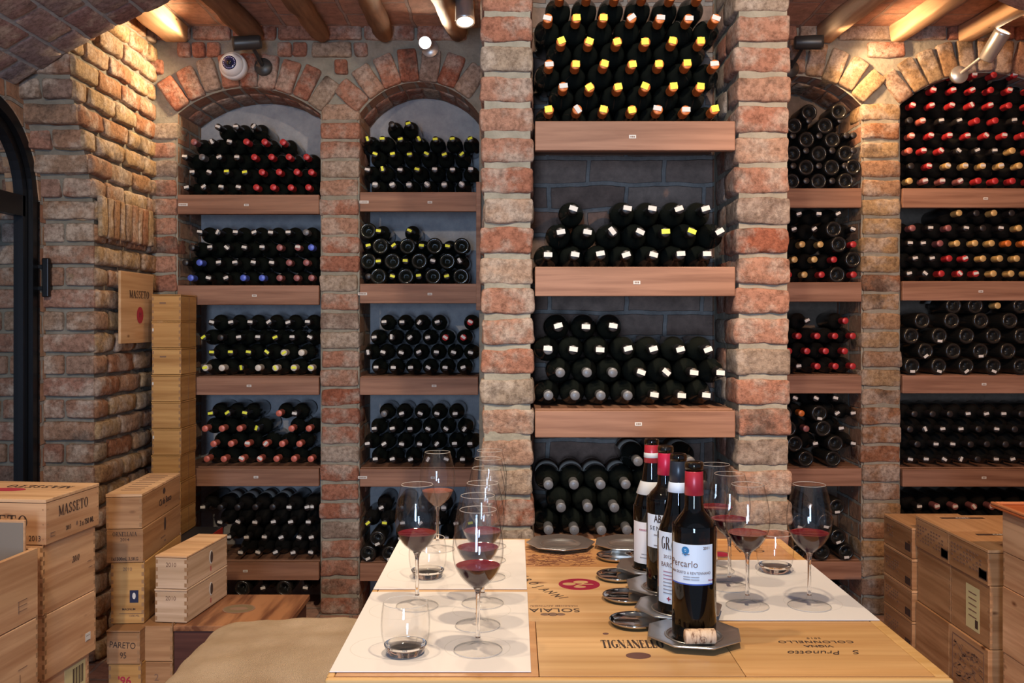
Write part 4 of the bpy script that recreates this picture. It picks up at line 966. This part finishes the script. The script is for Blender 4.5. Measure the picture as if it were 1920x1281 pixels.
p=TAB(1390,1024); I.text('TITOLI',TM(p.x-.005,p.y-.02,PI/2),.034,0,sx=.8); I.text('OTO',TM(p.x+.030,p.y-.03,PI/2),.034,0,sx=.8)
c2=TAB(1351,1040); I.disc(TM(0,0),c2.x,c2.y,.018,.022,2); I.disc(TM(0,0,0,-.0002),c2.x,c2.y,.024,.029,1)
q=random.Random(3)
for _ in range(330):   # printed landscape on the far panel: short burnt strokes
    x=q.uniform(.03,.17); y=q.uniform(1.995,2.16); s=q.random()
    if s<.7: ln,an=q.uniform(.006,.022),q.gauss(0,.25)
    else: ln,an=q.uniform(.004,.02),q.uniform(-1.4,1.4)
    if y>2.08 and q.random()<.45: continue
    I.rect(TM(x,y,an),0,0,ln,q.uniform(.0010,.0022),5)
I.build('printed_lettering',[M_ink,M_ink2,simple('crimson_print',(.33,.008,.04),.6),simple('oval_print',(.12,.045,.035),.7),simple('bare_wood_print',(.62,.36,.16),.6),M_engr],tb)

# paper tasting mats
def mat_(label,x0,x1,y0,y1):
    t=thing('tasting_mat',label,'mat',(x0,y0,TZ+.0002),0,'paper tasting mats')
    mb=MB(); mb.cb(0,x1-x0,0,y1-y0,0.0005,.0019,r=.0005); mb.build('mat_sheet',[M_mat],t)
    I=Ink(); n=40; w=x1-x0; d=y1-y0
    for cx_,cy_ in ((.22,.25),(.72,.25),(.22,.72),(.72,.72)):
        for k in range(n):
            a=2*PI*k/n; r=.052
            I.rect(Matrix.Translation((w*cx_+r*math.cos(a),d*cy_+r*math.sin(a),.0019))@Matrix.Rotation(a+PI/2,4,'Z'),0,0,.0083,.0006,0,t=.0001)
    I.build('printed_rings',[simple('faint_print',(.60,.53,.47),.7)],t)
mat_('white paper mat at the near corner of the table, under the front glass',TX0+.002,.0245,1.385,1.795)
mat_('white paper mat at the far corner of the table, beyond the first mat',TX0+.002,.024,1.815,2.228)
mat_('white paper mat behind the standing bottles, under the paired glasses',.335,TX1-.004,1.625,2.036)
MZ=TZ+.0023

# ================================================================ GLASSES
GP=[(.0385,.0004),(.0388,.0012),(.0380,.0018),(.0250,.0036),(.0120,.0068),(.0060,.0120),(.0040,.0200)]
ST=[(.0040,.0200),(.0034,.034),(.0031,.055),(.0033,.080),(.0046,.092),(.0075,.0985)]
BO=[(.0075,.0985),(.0140,.1035),(.0240,.1130),(.0325,.1255),(.0380,.1395),(.0402,.1530),(.0402,.1650),(.0385,.1800),(.0355,.1960),(.0320,.2110),(.0293,.2220)]
def inner(p,t=.0009): return [(max(.0003,r-t),z+(t*1.4 if i<2 else 0)) for i,(r,z) in enumerate(p)]
def resample(p,n=26):
    # Catmull-Rom smoothing
    out=[]; m=len(p)
    for i in range(m-1):
        p0=p[max(0,i-1)];p1=p[i];p2=p[i+1];p3=p[min(m-1,i+2)]
        for k in range(4):
            t=k/4; f=lambda a,b,c,d:.5*((2*b)+(-a+c)*t+(2*a-5*b+4*c-d)*t*t+(-a+3*b-3*c+d)*t**3)
            out.append((f(p0[0],p1[0],p2[0],p3[0]),f(p0[1],p1[1],p2[1],p3[1])))
    out.append(p[-1]); return out
BOs=resample(BO)
def glass_meshes():
    mb=MB(); mb.lathe(BOs,48,cap=False); mb.lathe(list(reversed(inner(BOs))),48,cap=False)
    rt=[BOs[-1],((BOs[-1][0]*2-.0009)/2,BOs[-1][1]+.0007),inner(BOs)[-1]]; mb.lathe(rt,48,cap=False,mat=1)
    bowl=mb.mesh('bowl',[M_thin,M_rim])
    mb=MB(); mb.lathe(resample(ST),20,cap=True); stem=mb.mesh('stem',[M_clear])
    mb=MB(); mb.lathe(GP,48,cap=False,mats=[1,1,0,0,0,0]); mb.lathe([(.0385,.0004),(.001,.0006)],48,cap=False); foot=mb.mesh('foot',[M_thin,M_rim])
    return bowl,stem,foot
M_rim=simple('glass_rim',(.62,.60,.58),.05,Transmission_Weight=.5,IOR=1.45)
GB,GS,GF=glass_meshes()
def wine_mesh(level,m1,m2):
    prof=[(r-.0013,z+.0006) for r,z in BOs if z<level]; prof=[(.0005,.1003)]+[p for p in prof if p[0]>.004]
    last=prof[-1]; rr=last[0]+.0006; prof.append((rr,level))
    mb=MB(); mb.lathe(prof,40,cap=False,mat=0)
    mb.lathe([(rr,level),(rr-.004,level-.0009),(.001,level-.0010)],40,cap=False,mat=1)
    return mb.mesh('wine',[m1,m2])
M_winetop=simple('wine_surface',(.17,.008,.016),.02)
WM=wine_mesh(.1345,M_wine,M_winetop); WM2=wine_mesh(.1345,M_rose,M_rose_rim)
def glass(x,y,z,label,wine,group='stemmed tasting glasses on the paper mats'):
    t=thing('wine_glass',label,'wine glass',(x,y,z),rnd.uniform(0,6),group)
    for nm,me in (('bowl',GB),('stem',GS),('foot',GF)): link(nm,me,t)
    if wine: link('wine',WM if wine==1 else WM2,t)
glass(-.058,1.475,MZ,'front wine glass of the row beside the mat edge, with dark red wine',1)
glass(-.063,1.594,MZ,'second wine glass back from the front in the long row, red wine inside',1)
glass(-.059,1.720,MZ,'third wine glass back in the long row, red wine inside',1)
glass(-.0575,1.895,MZ,'fourth wine glass back in the long row, empty',0)
glass(-.058,2.030,MZ,'fifth wine glass back in the long row, empty',0)
glass(-.058,2.157,MZ,'last and farthest wine glass of the long row, empty',0)
glass(-.178,1.704,MZ,'wine glass of red wine standing alone between the two tumblers',1)
glass(-.176,2.130,MZ,'far wine glass holding pale translucent wine, behind the second tumbler',2)
glass(.425,1.704,MZ,'wine glass of red wine beside the front standing bottle',1)
glass(.538,1.704,MZ,'outermost wine glass of red wine, nearest the pale crates side',1)
glass(.420,1.825,MZ,'wine glass of red wine partly hidden behind its neighbour and the bottles',1)
glass(.419,1.946,MZ,'rear wine glass behind the standing bottles, with red wine',1)
TO=resample([(.0262,.0005),(.0290,.0040),(.0335,.0150),(.0365,.0260),(.0382,.0390),(.0382,.0520),(.0370,.0660),(.0350,.0795)])
def tumbler(x,y,z,label):
    t=thing('tumbler',label,'tumbler',(x,y,z),0,'rounded water tumblers')
    up=[p for p in TO if p[1]>.0150]; lo=[p for p in TO if p[1]<=.0152]
    mb=MB(); mb.lathe(up,44,cap=False); mb.lathe(list(reversed(inner(up,.0013))),44,cap=False)
    mb.lathe([up[-1],(up[-1][0]-.00065,up[-1][1]+.0008),(up[-1][0]-.0013,up[-1][1])],44,cap=False,mat=1); mb.build('tumbler_wall',[M_thin,M_rim],t)
    r1=lo[-1][0]
    mb=MB(); mb.lathe([(.001,.0005)]+lo+[(r1,.0152),(r1-.0016,.0152),(r1-.004,.0120),(.016,.0100),(.001,.0094)],44,cap=False); mb.build('tumbler_base',[M_clear],t)
tumbler(-.171,1.462,MZ,'rounded empty tumbler at the near corner mat')
tumbler(-.177,1.900,MZ,'rounded empty tumbler on the far mat behind the red wine glass')
tumbler(.541,1.940,MZ,'rounded empty tumbler behind the outermost wine glass')

# ================================================================ PEWTER PLATES, DISHES
def octr(o):
    def f(a,i):
        q=o[i]; 
        if not q: return 1
        b=(a%(PI/4))-PI/8; return (1-q)+q*math.cos(PI/8)/math.cos(b)
    return f
PPR=[(.030,0,0),(.050,.0005,.0),(.060,.004,.5),(.0785,.0095,1),(.0800,.0115,1),(.0785,.0130,1),(.0745,.0118,1),(.0725,.0125,1),(.0470,.0075,0),(.0445,.0080,0),(.0420,.0060,0),(.0390,.0032,0),(.0010,.0028,0)]
pm=MB(); pm.lathe([(r,z) for r,z,o in PPR],64,cap=False,rf=octr([o for r,z,o in PPR])); pm.lathe([(.030,0),(.001,.0001)],64,cap=False)
pm=pm.mesh('plate',[M_pewter])
pr=MB(); pr.lathe([(.0440,.0078),(.0452,.0090),(.0468,.0092),(.0478,.0082)],64,cap=False); pr=pr.mesh('inner_rim',[M_pewter])
def plate(x,y,label,rz,z=TZ+.0004,s=1):
    t=thing('pewter_plate',label,'plate',(x,y,z),rz,'octagonal pewter plates')
    for nm,me in (('plate_body',pm),('inner_rim',pr)):
        o=link(nm,me,t); o.scale=(s,s,1)
BXC=.292
plate(.2935,1.530,'octagonal pewter plate under the front red-capped bottle, cork lying on it',R(12))
plate(BXC,1.665,'octagonal pewter plate under the second bottle from the front',R(5),z=MZ+.0002 if False else TZ+.0024)
plate(BXC,1.800,'octagonal pewter plate under the third bottle from the front',R(20),z=TZ+.0024)
plate(BXC-.002,1.945,'octagonal pewter plate under the rearmost standing bottle',R(8),z=TZ+.0024)
plate(.1065,2.160,'empty octagonal pewter plate at the far table edge beside the white mat',R(2))
plate(.2620,2.158,'empty octagonal pewter plate at the far table edge, partly behind the bottles',R(14))
dm=MB(); dm.lathe([(.001,.0002),(.034,.0002),(.0395,.0020),(.0425,.0068),(.0430,.0080),(.0420,.0082),(.0405,.0070),(.0375,.0036),(.034,.0024),(.001,.0020)],48,cap=False); dm=dm.mesh('dish_bowl',[M_chrome])
dr_=MB(); dr_.lathe([(.0425,.0076),(.0437,.0084),(.0430,.0092),(.0418,.0084)],48,cap=False); dr_=dr_.mesh('rolled_rim',[M_chrome])
for px,py,lab in ((1159,1043,'farthest small polished steel dish in the line beside the bottles'),(1162,1079,'second farthest small polished steel dish in the line'),(1177,1118,'second nearest small polished steel dish in the line'),(1194,1164,'nearest small polished steel dish, beside the front pewter plate')):
    p=TAB(px,py,TZ+.006); t=thing('steel_dish',lab,'dish',(p.x-.004,p.y,TZ+.0004),0,'small polished steel dishes'); link('dish_bowl',dm,t); link('rolled_rim',dr_,t)

# cork
m,nt,b=new_mat('cork'); tc=N(nt,'ShaderNodeTexCoord'); vo=N(nt,'ShaderNodeTexNoise',_Scale=130,_Detail=5); mp=N(nt,'ShaderNodeMapping'); mp.inputs['Scale'].default_value=(1.6,1,.5)
L(nt,tc.outputs['Object'],mp.inputs[0]); L(nt,mp.outputs[0],vo.inputs[0]); r_=ramp(nt,[(.36,(.22,.10,.05)),(.47,(.66,.42,.25)),(.7,(.78,.55,.36))]); L(nt,vo.outputs[0],r_.inputs[0]); L(nt,r_.outputs[0],b.inputs['Base Color']); b.inputs['Roughness'].default_value=.85
t=thing('wine_cork','printed natural cork lying on the front pewter plate','cork',(.2925,1.4735,TZ+.0245),R(3))
mb=MB(); mb.lathe([(.001,-.024),(.0108,-.024),(.0118,-.0225),(.0118,.0225),(.0108,.024),(.001,.024)],26,Matrix.Rotation(PI/2,4,'Y')@Matrix.Rotation(0,4,'X'),cap=False); mb.build('cork_body',[m],t)
I=Ink(); n=20
for k in range(n):
    a=2*PI*k/n; yy,zz=.006*math.cos(a),.006*math.sin(a); 
    I.rect(Matrix.Translation((.002+yy,-.0119+.0118*(1-math.cos(math.asin(max(-1,min(1,(zz-.003)/.0118)))))-.0002,zz-.003))@Matrix.Rotation(PI/2,4,'X')@Matrix.Rotation(a,4,'Z'),0,0,.0006,.0018,0,t=.0001)
I.build('printed_mark',[M_ink2],t)

# ================================================================ STANDING BOTTLES
def sbottle(label,x,y,z,H,kind,R_,capc,capz,extra):
    t=thing('open_wine_bottle',label,'bottle',(x,y,z),0,'open bottles standing on pewter plates')
    if kind=='bdx': pf=[(R_-.012,.001),(R_-.004,.0),(R_-.0008,.004),(R_,.010),(R_,H*.60),(R_-.001,H*.63),(R_-.0042,H*.658),(R_-.0088,H*.682),(.0225,H*.702),(.0182,H*.722),(.0158,H*.745),(.0149,H*.79),(.0142,H*.87),(.0134,H*.955)]
    else: pf=[(R_-.012,.001),(R_-.004,.0),(R_-.0008,.004),(R_,.010),(R_,H*.46),(R_-.0015,H*.50),(R_-.006,H*.56),(R_-.012,H*.62),(R_-.0175,H*.69),(.0172,H*.77),(.0148,H*.84),(.0136,H*.955)]
    pf=[pf[0],pf[1],pf[2],pf[3]]+resample(pf[3:])[1:]
    mb=MB(); mb.lathe([(.001,.012)]+pf+[(.0136,H*.955),(.0150,H*.960),(.0152,H*.985),(.0140,H*.999),(.0108,H),(.0098,H*.99)],48,cap=False)
    ins=[(max(.0095,r-.0028),zz) for r,zz in pf[3:]]; ins=[(ins[0][0]-.006,.014)]+ins
    mb.lathe(list(reversed([(.001,.022)]+ins+[(.0098,H*.99)])),48,cap=False)
    mb.build('bottle_body',[M_green],t)
    wv=[(.001,.0225)]+[(r-.0006,zz) for r,zz in ins if zz<H*extra.get('fill',.62)]; wv.append((.001,wv[-1][1]))
    mb=MB(); mb.lathe(wv,40,cap=False); mb.build('wine',[M_innerwine],t)
    z0,z1=capz; mb=MB()
    rr=lambda zz: next((r for r,z_ in reversed(pf) if z_<=zz),.0142)
    mb.lathe([(rr(z0)+.0003,z0),(rr(z0)+.0009,z0+.0005),(max(rr(z1),.0138)+.0009,z1),(max(rr(z1),.0138)+.0002,z1+.0006)],40,cap=False)
    mb.build('foil_capsule',[simple('foil_open',capc,.32,.1)],t)
    for (b0,b1,c) in extra.get('bands',[]):
        mb=MB(); mb.lathe([(rr(b0)+.0012,b0),(rr(b0)+.0016,b0+.0004),(rr(b1)+.0016,b1-.0004),(rr(b1)+.0012,b1)],40,cap=False); mb.build('neck_band',[c],t)
    def patch(name,z0,z1,a0,a1,mt,dr=.0006):
        mb=MB(); n=28; V=[];Fc=[]
        for i in range(n+1):
            a=R(-90+a0+(a1-a0)*i/n)
            for q,zz in ((R_+dr,z0),(R_+dr,z1),(R_-.0006,z1),(R_-.0006,z0)): V.append((q*math.cos(a),q*math.sin(a),zz))
        for i in range(n):
            for k in range(4): Fc.append((i*4+k,i*4+4+k,i*4+4+(k+1)%4,i*4+(k+1)%4))
        mb.add(V,Fc,0,False); return mb.build(name,[mt],t)
    for args in extra.get('patches',[]): patch(*args)
    if 'ink' in extra:
        I=Ink(); extra['ink'](I,R_+.0009); I.build('label_print',[M_ink,M_ink2,simple('label_blue',(.03,.20,.42),.5),M_inkred],t)
    return t
Mz=lambda zz,deg=0: Matrix.Rotation(R(deg),4,'Z')@Matrix.Translation((0,0,zz))
M_lab2=simple('label_white',(.72,.76,.82),.5); M_lab3=simple('label_blush',(.78,.72,.70),.5); M_lab4=simple('label_border',(.05,.10,.40),.5)
zp=TZ+.0030
def ink4(I,r):
    I.text('Percarlo',Mz(.129,-40),.0155,1,sx=.95,bend=r); I.text('SAN GIUSTO A RENTENNANO',Mz(.115,-22),.0060,1,sx=.80,spacing=1.1,bend=r)
    I.text('2011',Mz(.155,22),.0062,1,bend=r,bold=.01); I.text('750 ml',Mz(.103,34),.0036,3,bend=r)
    for k in range(9):
        a=2*PI*k/9; I.text('.',Mz(.1515+.004*math.sin(a),-33+5.5*math.cos(a)),.018,2,bend=r)
    I.text('o',Mz(.1525,-33),.022,2,bold=.05,bend=r); I.text('~',Mz(.1455,-36),.014,1,bend=r); I.text('~',Mz(.1455,-28),.014,1,bend=r)
    for q in range(2): I.text('xxxxxxxx xxxxxxxxx',Mz(.109-q*.004,-18),.0030,1,bend=r)
sbottle('front standing bottle with a red capsule and a pale label reading Percarlo',.2940,1.530,zp,.289,'bdx',.0358,(.42,.02,.035),(.235,.2735),
  {'fill':.60,'patches':[('label',.098,.1605,-80,42,M_lab2),('label_edge',.0958,.0979,-80,42,M_lab4)],'ink':ink4})
def ink3(I,r):
    I.serif('GRASSO',Mz(.128,-20),.022,0,sx=.46,wt=1.2,bend=r); I.text('2012',Mz(.104,-40),.008,1,bend=r); I.text('BAROLO',Mz(.090,-32),.0115,1,sx=.85,bend=r)
    for q in range(7): I.text('xxxxxxxxxxxx',Mz(.078-q*.0062,-38),.0034,1 if q>2 else 3,bend=r)
    I.text('+',Mz(.030,-36),.014,3,bold=.03,bend=r)
sbottle('second standing bottle from the front, dark capsule, tall label reading GRASSO BAROLO',BXC,1.665,zp+.002,.281,'bur',.0372,(.020,.024,.035),(.232,.268),
  {'fill':.52,'bands':[(.214,.2315,M_lab2)],'patches':[('label',.022,.147,-75,30,M_lab2),('seal',.012,.030,8,30,simple('pink_seal',(.62,.32,.24),.5))],'ink':ink3})
def ink2(I,r):
    I.text('AB',Mz(.142,-33),.020,0,sx=.6,bold=.02,bend=r); I.text('SENO',Mz(.124,-34),.011,0,bend=r,spacing=1.4); I.text('xxxxxx',Mz(.112,-34),.005,1,bend=r); I.text('xxxxxxxx',Mz(.092,-33),.004,1,bend=r)
sbottle('third standing bottle from the front, bright red capsule and white shoulder-high label',BXC-.001,1.800,zp+.002,.2775,'bdx',.0365,(.52,.012,.05),(.222,.2635),
  {'fill':.62,'patches':[('label',.087,.150,-75,60,M_lab2)],'ink':ink2})
def ink1(I,r):
    I.text('xxxxx',Mz(.090,-36),.008,3,bend=r,shear=.3); I.text('xxxx xxx',Mz(.040,-30),.004,1,bend=r); I.text('xxxxxxxx',Mz(.033,-34),.004,1,bend=r)
sbottle('rearmost standing bottle with a red capsule, white collar label and blush label',BXC-.0065,1.945,zp+.002,.2725,'bur',.0378,(.40,.02,.03),(.224,.261),
  {'fill':.50,'bands':[(.2345,.2445,M_white),(.160,.186,M_white)],'patches':[('label',.020,.105,-80,70,M_lab3)],'ink':ink1})

# ================================================================ CUSHIONS AND STOOL
m,nt,b=new_mat('burlap'); tc=N(nt,'ShaderNodeTexCoord'); n1=N(nt,'ShaderNodeTexNoise',_Scale=6,_Detail=6); L(nt,tc.outputs['Object'],n1.inputs[0])
wv=N(nt,'ShaderNodeTexWave'); wv.inputs['Scale'].default_value=110; wv.inputs['Distortion'].default_value=2.5; L(nt,tc.outputs['Object'],wv.inputs[0])
wv2=N(nt,'ShaderNodeTexWave',bands_direction='Y'); wv2.inputs['Scale'].default_value=110; wv2.inputs['Distortion'].default_value=2.5; L(nt,tc.outputs['Object'],wv2.inputs[0])
ad=N(nt,'ShaderNodeMath',operation='ADD'); L(nt,wv.outputs[1],ad.inputs[0]); L(nt,wv2.outputs[1],ad.inputs[1])
r_=ramp(nt,[(.3,(.34,.235,.15)),(.7,(.48,.355,.245))]); L(nt,n1.outputs[0],r_.inputs[0]); L(nt,r_.outputs[0],b.inputs['Base Color']); b.inputs['Roughness'].default_value=.95; b.inputs['Specular IOR Level'].default_value=.1
n9=N(nt,'ShaderNodeTexNoise',_Scale=9,_Detail=5); L(nt,tc.outputs['Object'],n9.inputs[0]); ml=N(nt,'ShaderNodeMath',operation='MULTIPLY_ADD'); L(nt,n9.outputs[0],ml.inputs[0]); ml.inputs[1].default_value=9; L(nt,ad.outputs[0],ml.inputs[2])
bump(nt,ml.outputs[0],.6,.003,b); M_burlap=m
def cushion(label,x0,x1,y0,y1,z0,z1,seed,slope=0):
    t=thing('burlap_cushion',label,'cushion',((x0+x1)/2,(y0+y1)/2,z0),0,'burlap seat cushions')
    w,d,h=(x1-x0),(y1-y0),(z1-z0); mb=MB(); n=34; V=[];Fc=[]
    def pt(u,v,s):
        ex=max(0,1-abs(u)**3.2)*max(0,1-abs(v)**3.2); e_=ex**.42
        zz=h/2+s*(h/2)*e_*(1+.22*noisey(u*1.7+seed,v*1.7,s)+.12*noisey(u*4.5,v*4.5+seed,s))
        rr=1-.05*(1-e_)+.02*noisey(u*3+seed,v*3,0)
        return (u*w/2*rr,v*d/2*rr,max(.0005,zz))
    for s in (1,-1):
        o=len(V)
        for i in range(n+1):
            for j in range(n+1):
                u=math.sin((i/n*2-1)*PI/2); v=math.sin((j/n*2-1)*PI/2); V.append(pt(u,v,s))
        for i in range(n):
            for j in range(n):
                f=(o+i*(n+1)+j,o+(i+1)*(n+1)+j,o+(i+1)*(n+1)+j+1,o+i*(n+1)+j+1); Fc.append(f if s>0 else f[::-1])
    mb.add(V,Fc,0,True); mb.build('cushion_cover',[M_burlap],t)
    mb=MB(); pts=[Vector(pt(u,v,0)) for u,v in [(math.cos(a)/max(abs(math.cos(a)),abs(math.sin(a))),math.sin(a)/max(abs(math.cos(a)),abs(math.sin(a)))) for a in [2*PI*k/60 for k in range(61)]]]
    mb.tube(pts,.004,6); mb.build('cushion_piping',[M_burlap],t)
cushion('large beige burlap cushion beside the table, in front of the walnut chest',-.845,-.295,2.13,2.66,.352,.465,1)
cushion('second beige burlap cushion, just peeking in at the bottom beside the table',-.83,-.295,1.52,2.125,.352,.480,5)
t=thing('low_bench','low wooden bench carrying the burlap cushions beside the table','bench',(-.56,2.08,0))
mb=MB(); mb.cb(-.26,.25,-.55,.55,.31,.350,r=.004); mb.build('bench_seat',[W_walnut],t)
for sx in (-.21,.20):
    for sy in (-.48,.48):
        mb=MB(); mb.cb(sx-.02,sx+.02,sy-.02,sy+.02,0,.309,r=.003); mb.build('leg',[W_walnut],t)

# ================================================================ LAMPS AND SECURITY CAMERA
def spot_fixture(label,c,dirn,length,r,body,face=True,mount=None,seed=0,fs=None):
    c=Vector(c); d=Vector(dirn).normalized(); t=thing('spotlight',label,'spotlight',c,0,'ceiling spotlights')
    q=d.to_track_quat('Z','Y').to_matrix().to_4x4()
    mb=MB(); mb.lathe([(.001,-length),(r*.8,-length),(r*.92,-length+.006),(r,-.012),(r,0),(r*.88,.0),(r*.86,-.008),(.001,-.010)],28,q,cap=False); mb.build('housing',[body],t)
    mb=MB(); mb.lathe([(.001,-.006),(r*.85,-.006),(r*.85,-.004),(.001,-.004)],28,q,cap=False); mb.build('lamp_lens',[fs or M_lamp],t)
    if mount is not None:
        m_=Vector(mount)-c; back=d*(-length*.6); mb=MB(); mb.tube([back,m_],.008,10); mb.build('bracket',[body],t)
        mb=MB(); n_=(Vector((0,1,0)) if abs(mount[1]-DS)<.12 else Vector((0,0,1))); qq=n_.to_track_quat('Z','Y').to_matrix().to_4x4()
        mb.lathe([(.001,-.02),(.036,-.02),(.038,-.016),(.038,.0),(.001,.0)],28,Matrix.Translation(m_)@qq,cap=False); mb.build('mounting_disc',[body],t)
    return t
cA=P(437,82,3.90); spot_fixture('grey-brown spotlight above the security camera, aimed at the rough wall',cA,(-1,-.12,-.10),.115,.030,M_lampblk,mount=(cA.x+.085,DS-.005,cA.z-.055))
cB=P(797,80,3.93); spot_fixture('bright bulb facing the room in front of the second arch',cB,(.12,-1,-.20),.09,.028,M_lampsil,mount=(cB.x+.01,DS-.004,cB.z+.01),fs=emis('bulb_face',(1,.93,.8),60))
cC=P(872,42,3.55); spot_fixture('slim spotlight hanging beside the tall pillar, lit face downwards',cC,(.05,-.35,-1),.12,.037,M_lampsil,mount=(cC.x,3.60,ZC-.002))
cD=P(1543,79,3.88); spot_fixture('black spotlight on the wall beside the tall pillar, aimed at the wide arch',cD,(1,-.15,-.02),.115,.030,M_lampblk,mount=(cD.x-.085,DS-.005,cD.z-.065))
cE=P(1881,58,3.86); spot_fixture('pale upturned spotlight over the wide arch',cE,(.28,-.62,.80),.13,.034,M_lampsil,mount=(cE.x-.09,DS-.005,cE.z-.13))
c=P(436,123,4.02); t=thing('security_camera','white dome security camera on the wall under the first spotlight','camera',c,0)
mb=MB(); mb.lathe([(.001,-.050),(.050,-.050),(.056,-.040),(.058,-.025),(.060,-.010),(.056,.008),(.050,.012)],40,Matrix.Rotation(PI/2,4,'X'),cap=False); mb.build('housing',[M_whiteplastic],t)
mb=MB(); mb.lathe([(.052,.004),(.050,.020),(.044,.034),(.034,.045),(.030,.047)],40,Matrix.Rotation(PI/2,4,'X'),cap=False); mb.build('dome_ball',[M_whiteplastic],t)
mb=MB(); mb.lathe([(.031,.046),(.028,.049),(.016,.050),(.001,.051)],32,Matrix.Rotation(PI/2,4,'X'),cap=False); mb.build('lens_window',[simple('camera_window',(.012,.015,.05),.08)],t)
for k in range(18):
    a=2*PI*k/18; mb=MB(); mb.lathe([(.0022,.0),(.0018,.0012),(.0003,.0016)],8,Matrix.Translation((.0235*math.cos(a),-.0492,.0235*math.sin(a)))@Matrix.Rotation(PI/2,4,'X'),cap=False); mb.build('led',[simple('led',(.45,.45,.85),.2)],t) if k==0 else None
    if k==0: LEDM=[o for o in t.children if o.name.startswith('led')][0].data; LD0=a
    else:
        o=link('led',LEDM,t); o.rotation_euler=(0,-a,0)
mb=MB(); mb.lathe([(.011,.0505),(.010,.053),(.001,.0535)],24,Matrix.Rotation(PI/2,4,'X'),cap=False); mb.build('lens',[simple('camera_lens',(.01,.01,.012),.03)],t)

# ================================================================ LIGHT
def spot(name,loc,target,power,col,size=60,blend=.5,rad=.03):
    ld=bpy.data.lights.new(name,'SPOT'); ld.energy=power; ld.color=col; ld.spot_size=R(size); ld.spot_blend=blend; ld.shadow_soft_size=rad
    o=bpy.data.objects.new(name,ld); COL.objects.link(o); o.location=loc
    o.rotation_euler=(Vector(target)-Vector(loc)).to_track_quat('-Z','Y').to_euler(); return o
WARM=(1,.72,.42); WARM2=(1,.80,.56); DAY=(.50,.70,1.0)
spot('spot_light_wall',cA+Vector((-.02,-.004,-.002)),(-1.6,3.72,CAMZ+.98),38,WARM,120,.6)
spot('spot_light_bulb',cB+Vector((0,-.02,0)),(.1,1.7,.8),60,WARM2,110,.6)
spot('spot_light_down',cC+Vector((0,0,-.02)),(-.2,2.2,.7),30,WARM2,80,.6)
spot('spot_light_arch',cD+Vector((.02,-.004,0)),(2.0,3.85,CAMZ+.80),34,(1,.62,.32),125,.6)
spot('spot_light_up',cE+Vector((.005,-.005,.02)),(2.2,3.65,2.7),12,WARM,140,.6)
# added lamps, assumed from the warm light, overhead and out of view
spot('assumed_spot_table',(.35,1.05,2.55),(.25,1.95,.76),80,WARM2,75,.7,.035)
spot('assumed_spot_table',(-.55,1.35,2.50),(-.05,1.9,.76),42,WARM2,75,.7,.035)
spot('assumed_spot_center',(.30,1.30,2.62),(.34,2.9,1.7),90,(1,.84,.66),95,.8,.03)
spot('assumed_spot_left',(-1.1,1.2,2.25),(-1.2,3.4,.7),85,WARM2,95,.8,.035)
spot('assumed_spot_right',(1.25,1.2,2.3),(1.75,3.5,1.0),130,(1,.58,.30),95,.8,.035)
def area(name,loc,target,power,col,sx,sy):
    ld=bpy.data.lights.new(name,'AREA'); ld.shape='RECTANGLE'; ld.size=sx; ld.size_y=sy; ld.energy=power; ld.color=col
    o=bpy.data.objects.new(name,ld); COL.objects.link(o); o.location=loc; o.rotation_euler=(Vector(target)-Vector(loc)).to_track_quat('-Z','Y').to_euler(); return o
area('assumed_daylight_fill',(-.35,-2.2,1.15),(-.35,3.5,1.25),95,DAY,.55,1.3)  # added area light behind the camera for assumed daylight; no window is built
w=bpy.data.worlds.new('world'); SC.world=w; w.use_nodes=True; bg=w.node_tree.nodes['Background']; bg.inputs[0].default_value=(.62,.74,1,1); bg.inputs[1].default_value=.35

# ================================================================ CAMERA
cd=bpy.data.cameras.new('camera'); cam=bpy.data.objects.new('camera',cd); COL.objects.link(cam)
cam.location=(0,0,CAMZ); cam.rotation_euler=(PI/2,0,0); cd.sensor_width=36; cd.lens=F/1920*36
cd.shift_x=-(VX-960)/1920; cd.shift_y=-(640.5-VY)/1920; cd.clip_start=.05
SC.camera=cam
SC.view_settings.view_transform='Standard'; SC.view_settings.look='None'; SC.view_settings.gamma=1; SC.view_settings.use_curve_mapping=False
SC.view_settings.exposure=0.15
SC.cycles.max_bounces=10; SC.cycles.transparent_max_bounces=24; SC.cycles.transmission_bounces=8
SC.cycles.caustics_reflective=False; SC.cycles.caustics_refractive=False; SC.cycles.sample_clamp_indirect=4; SC.cycles.use_denoising=True
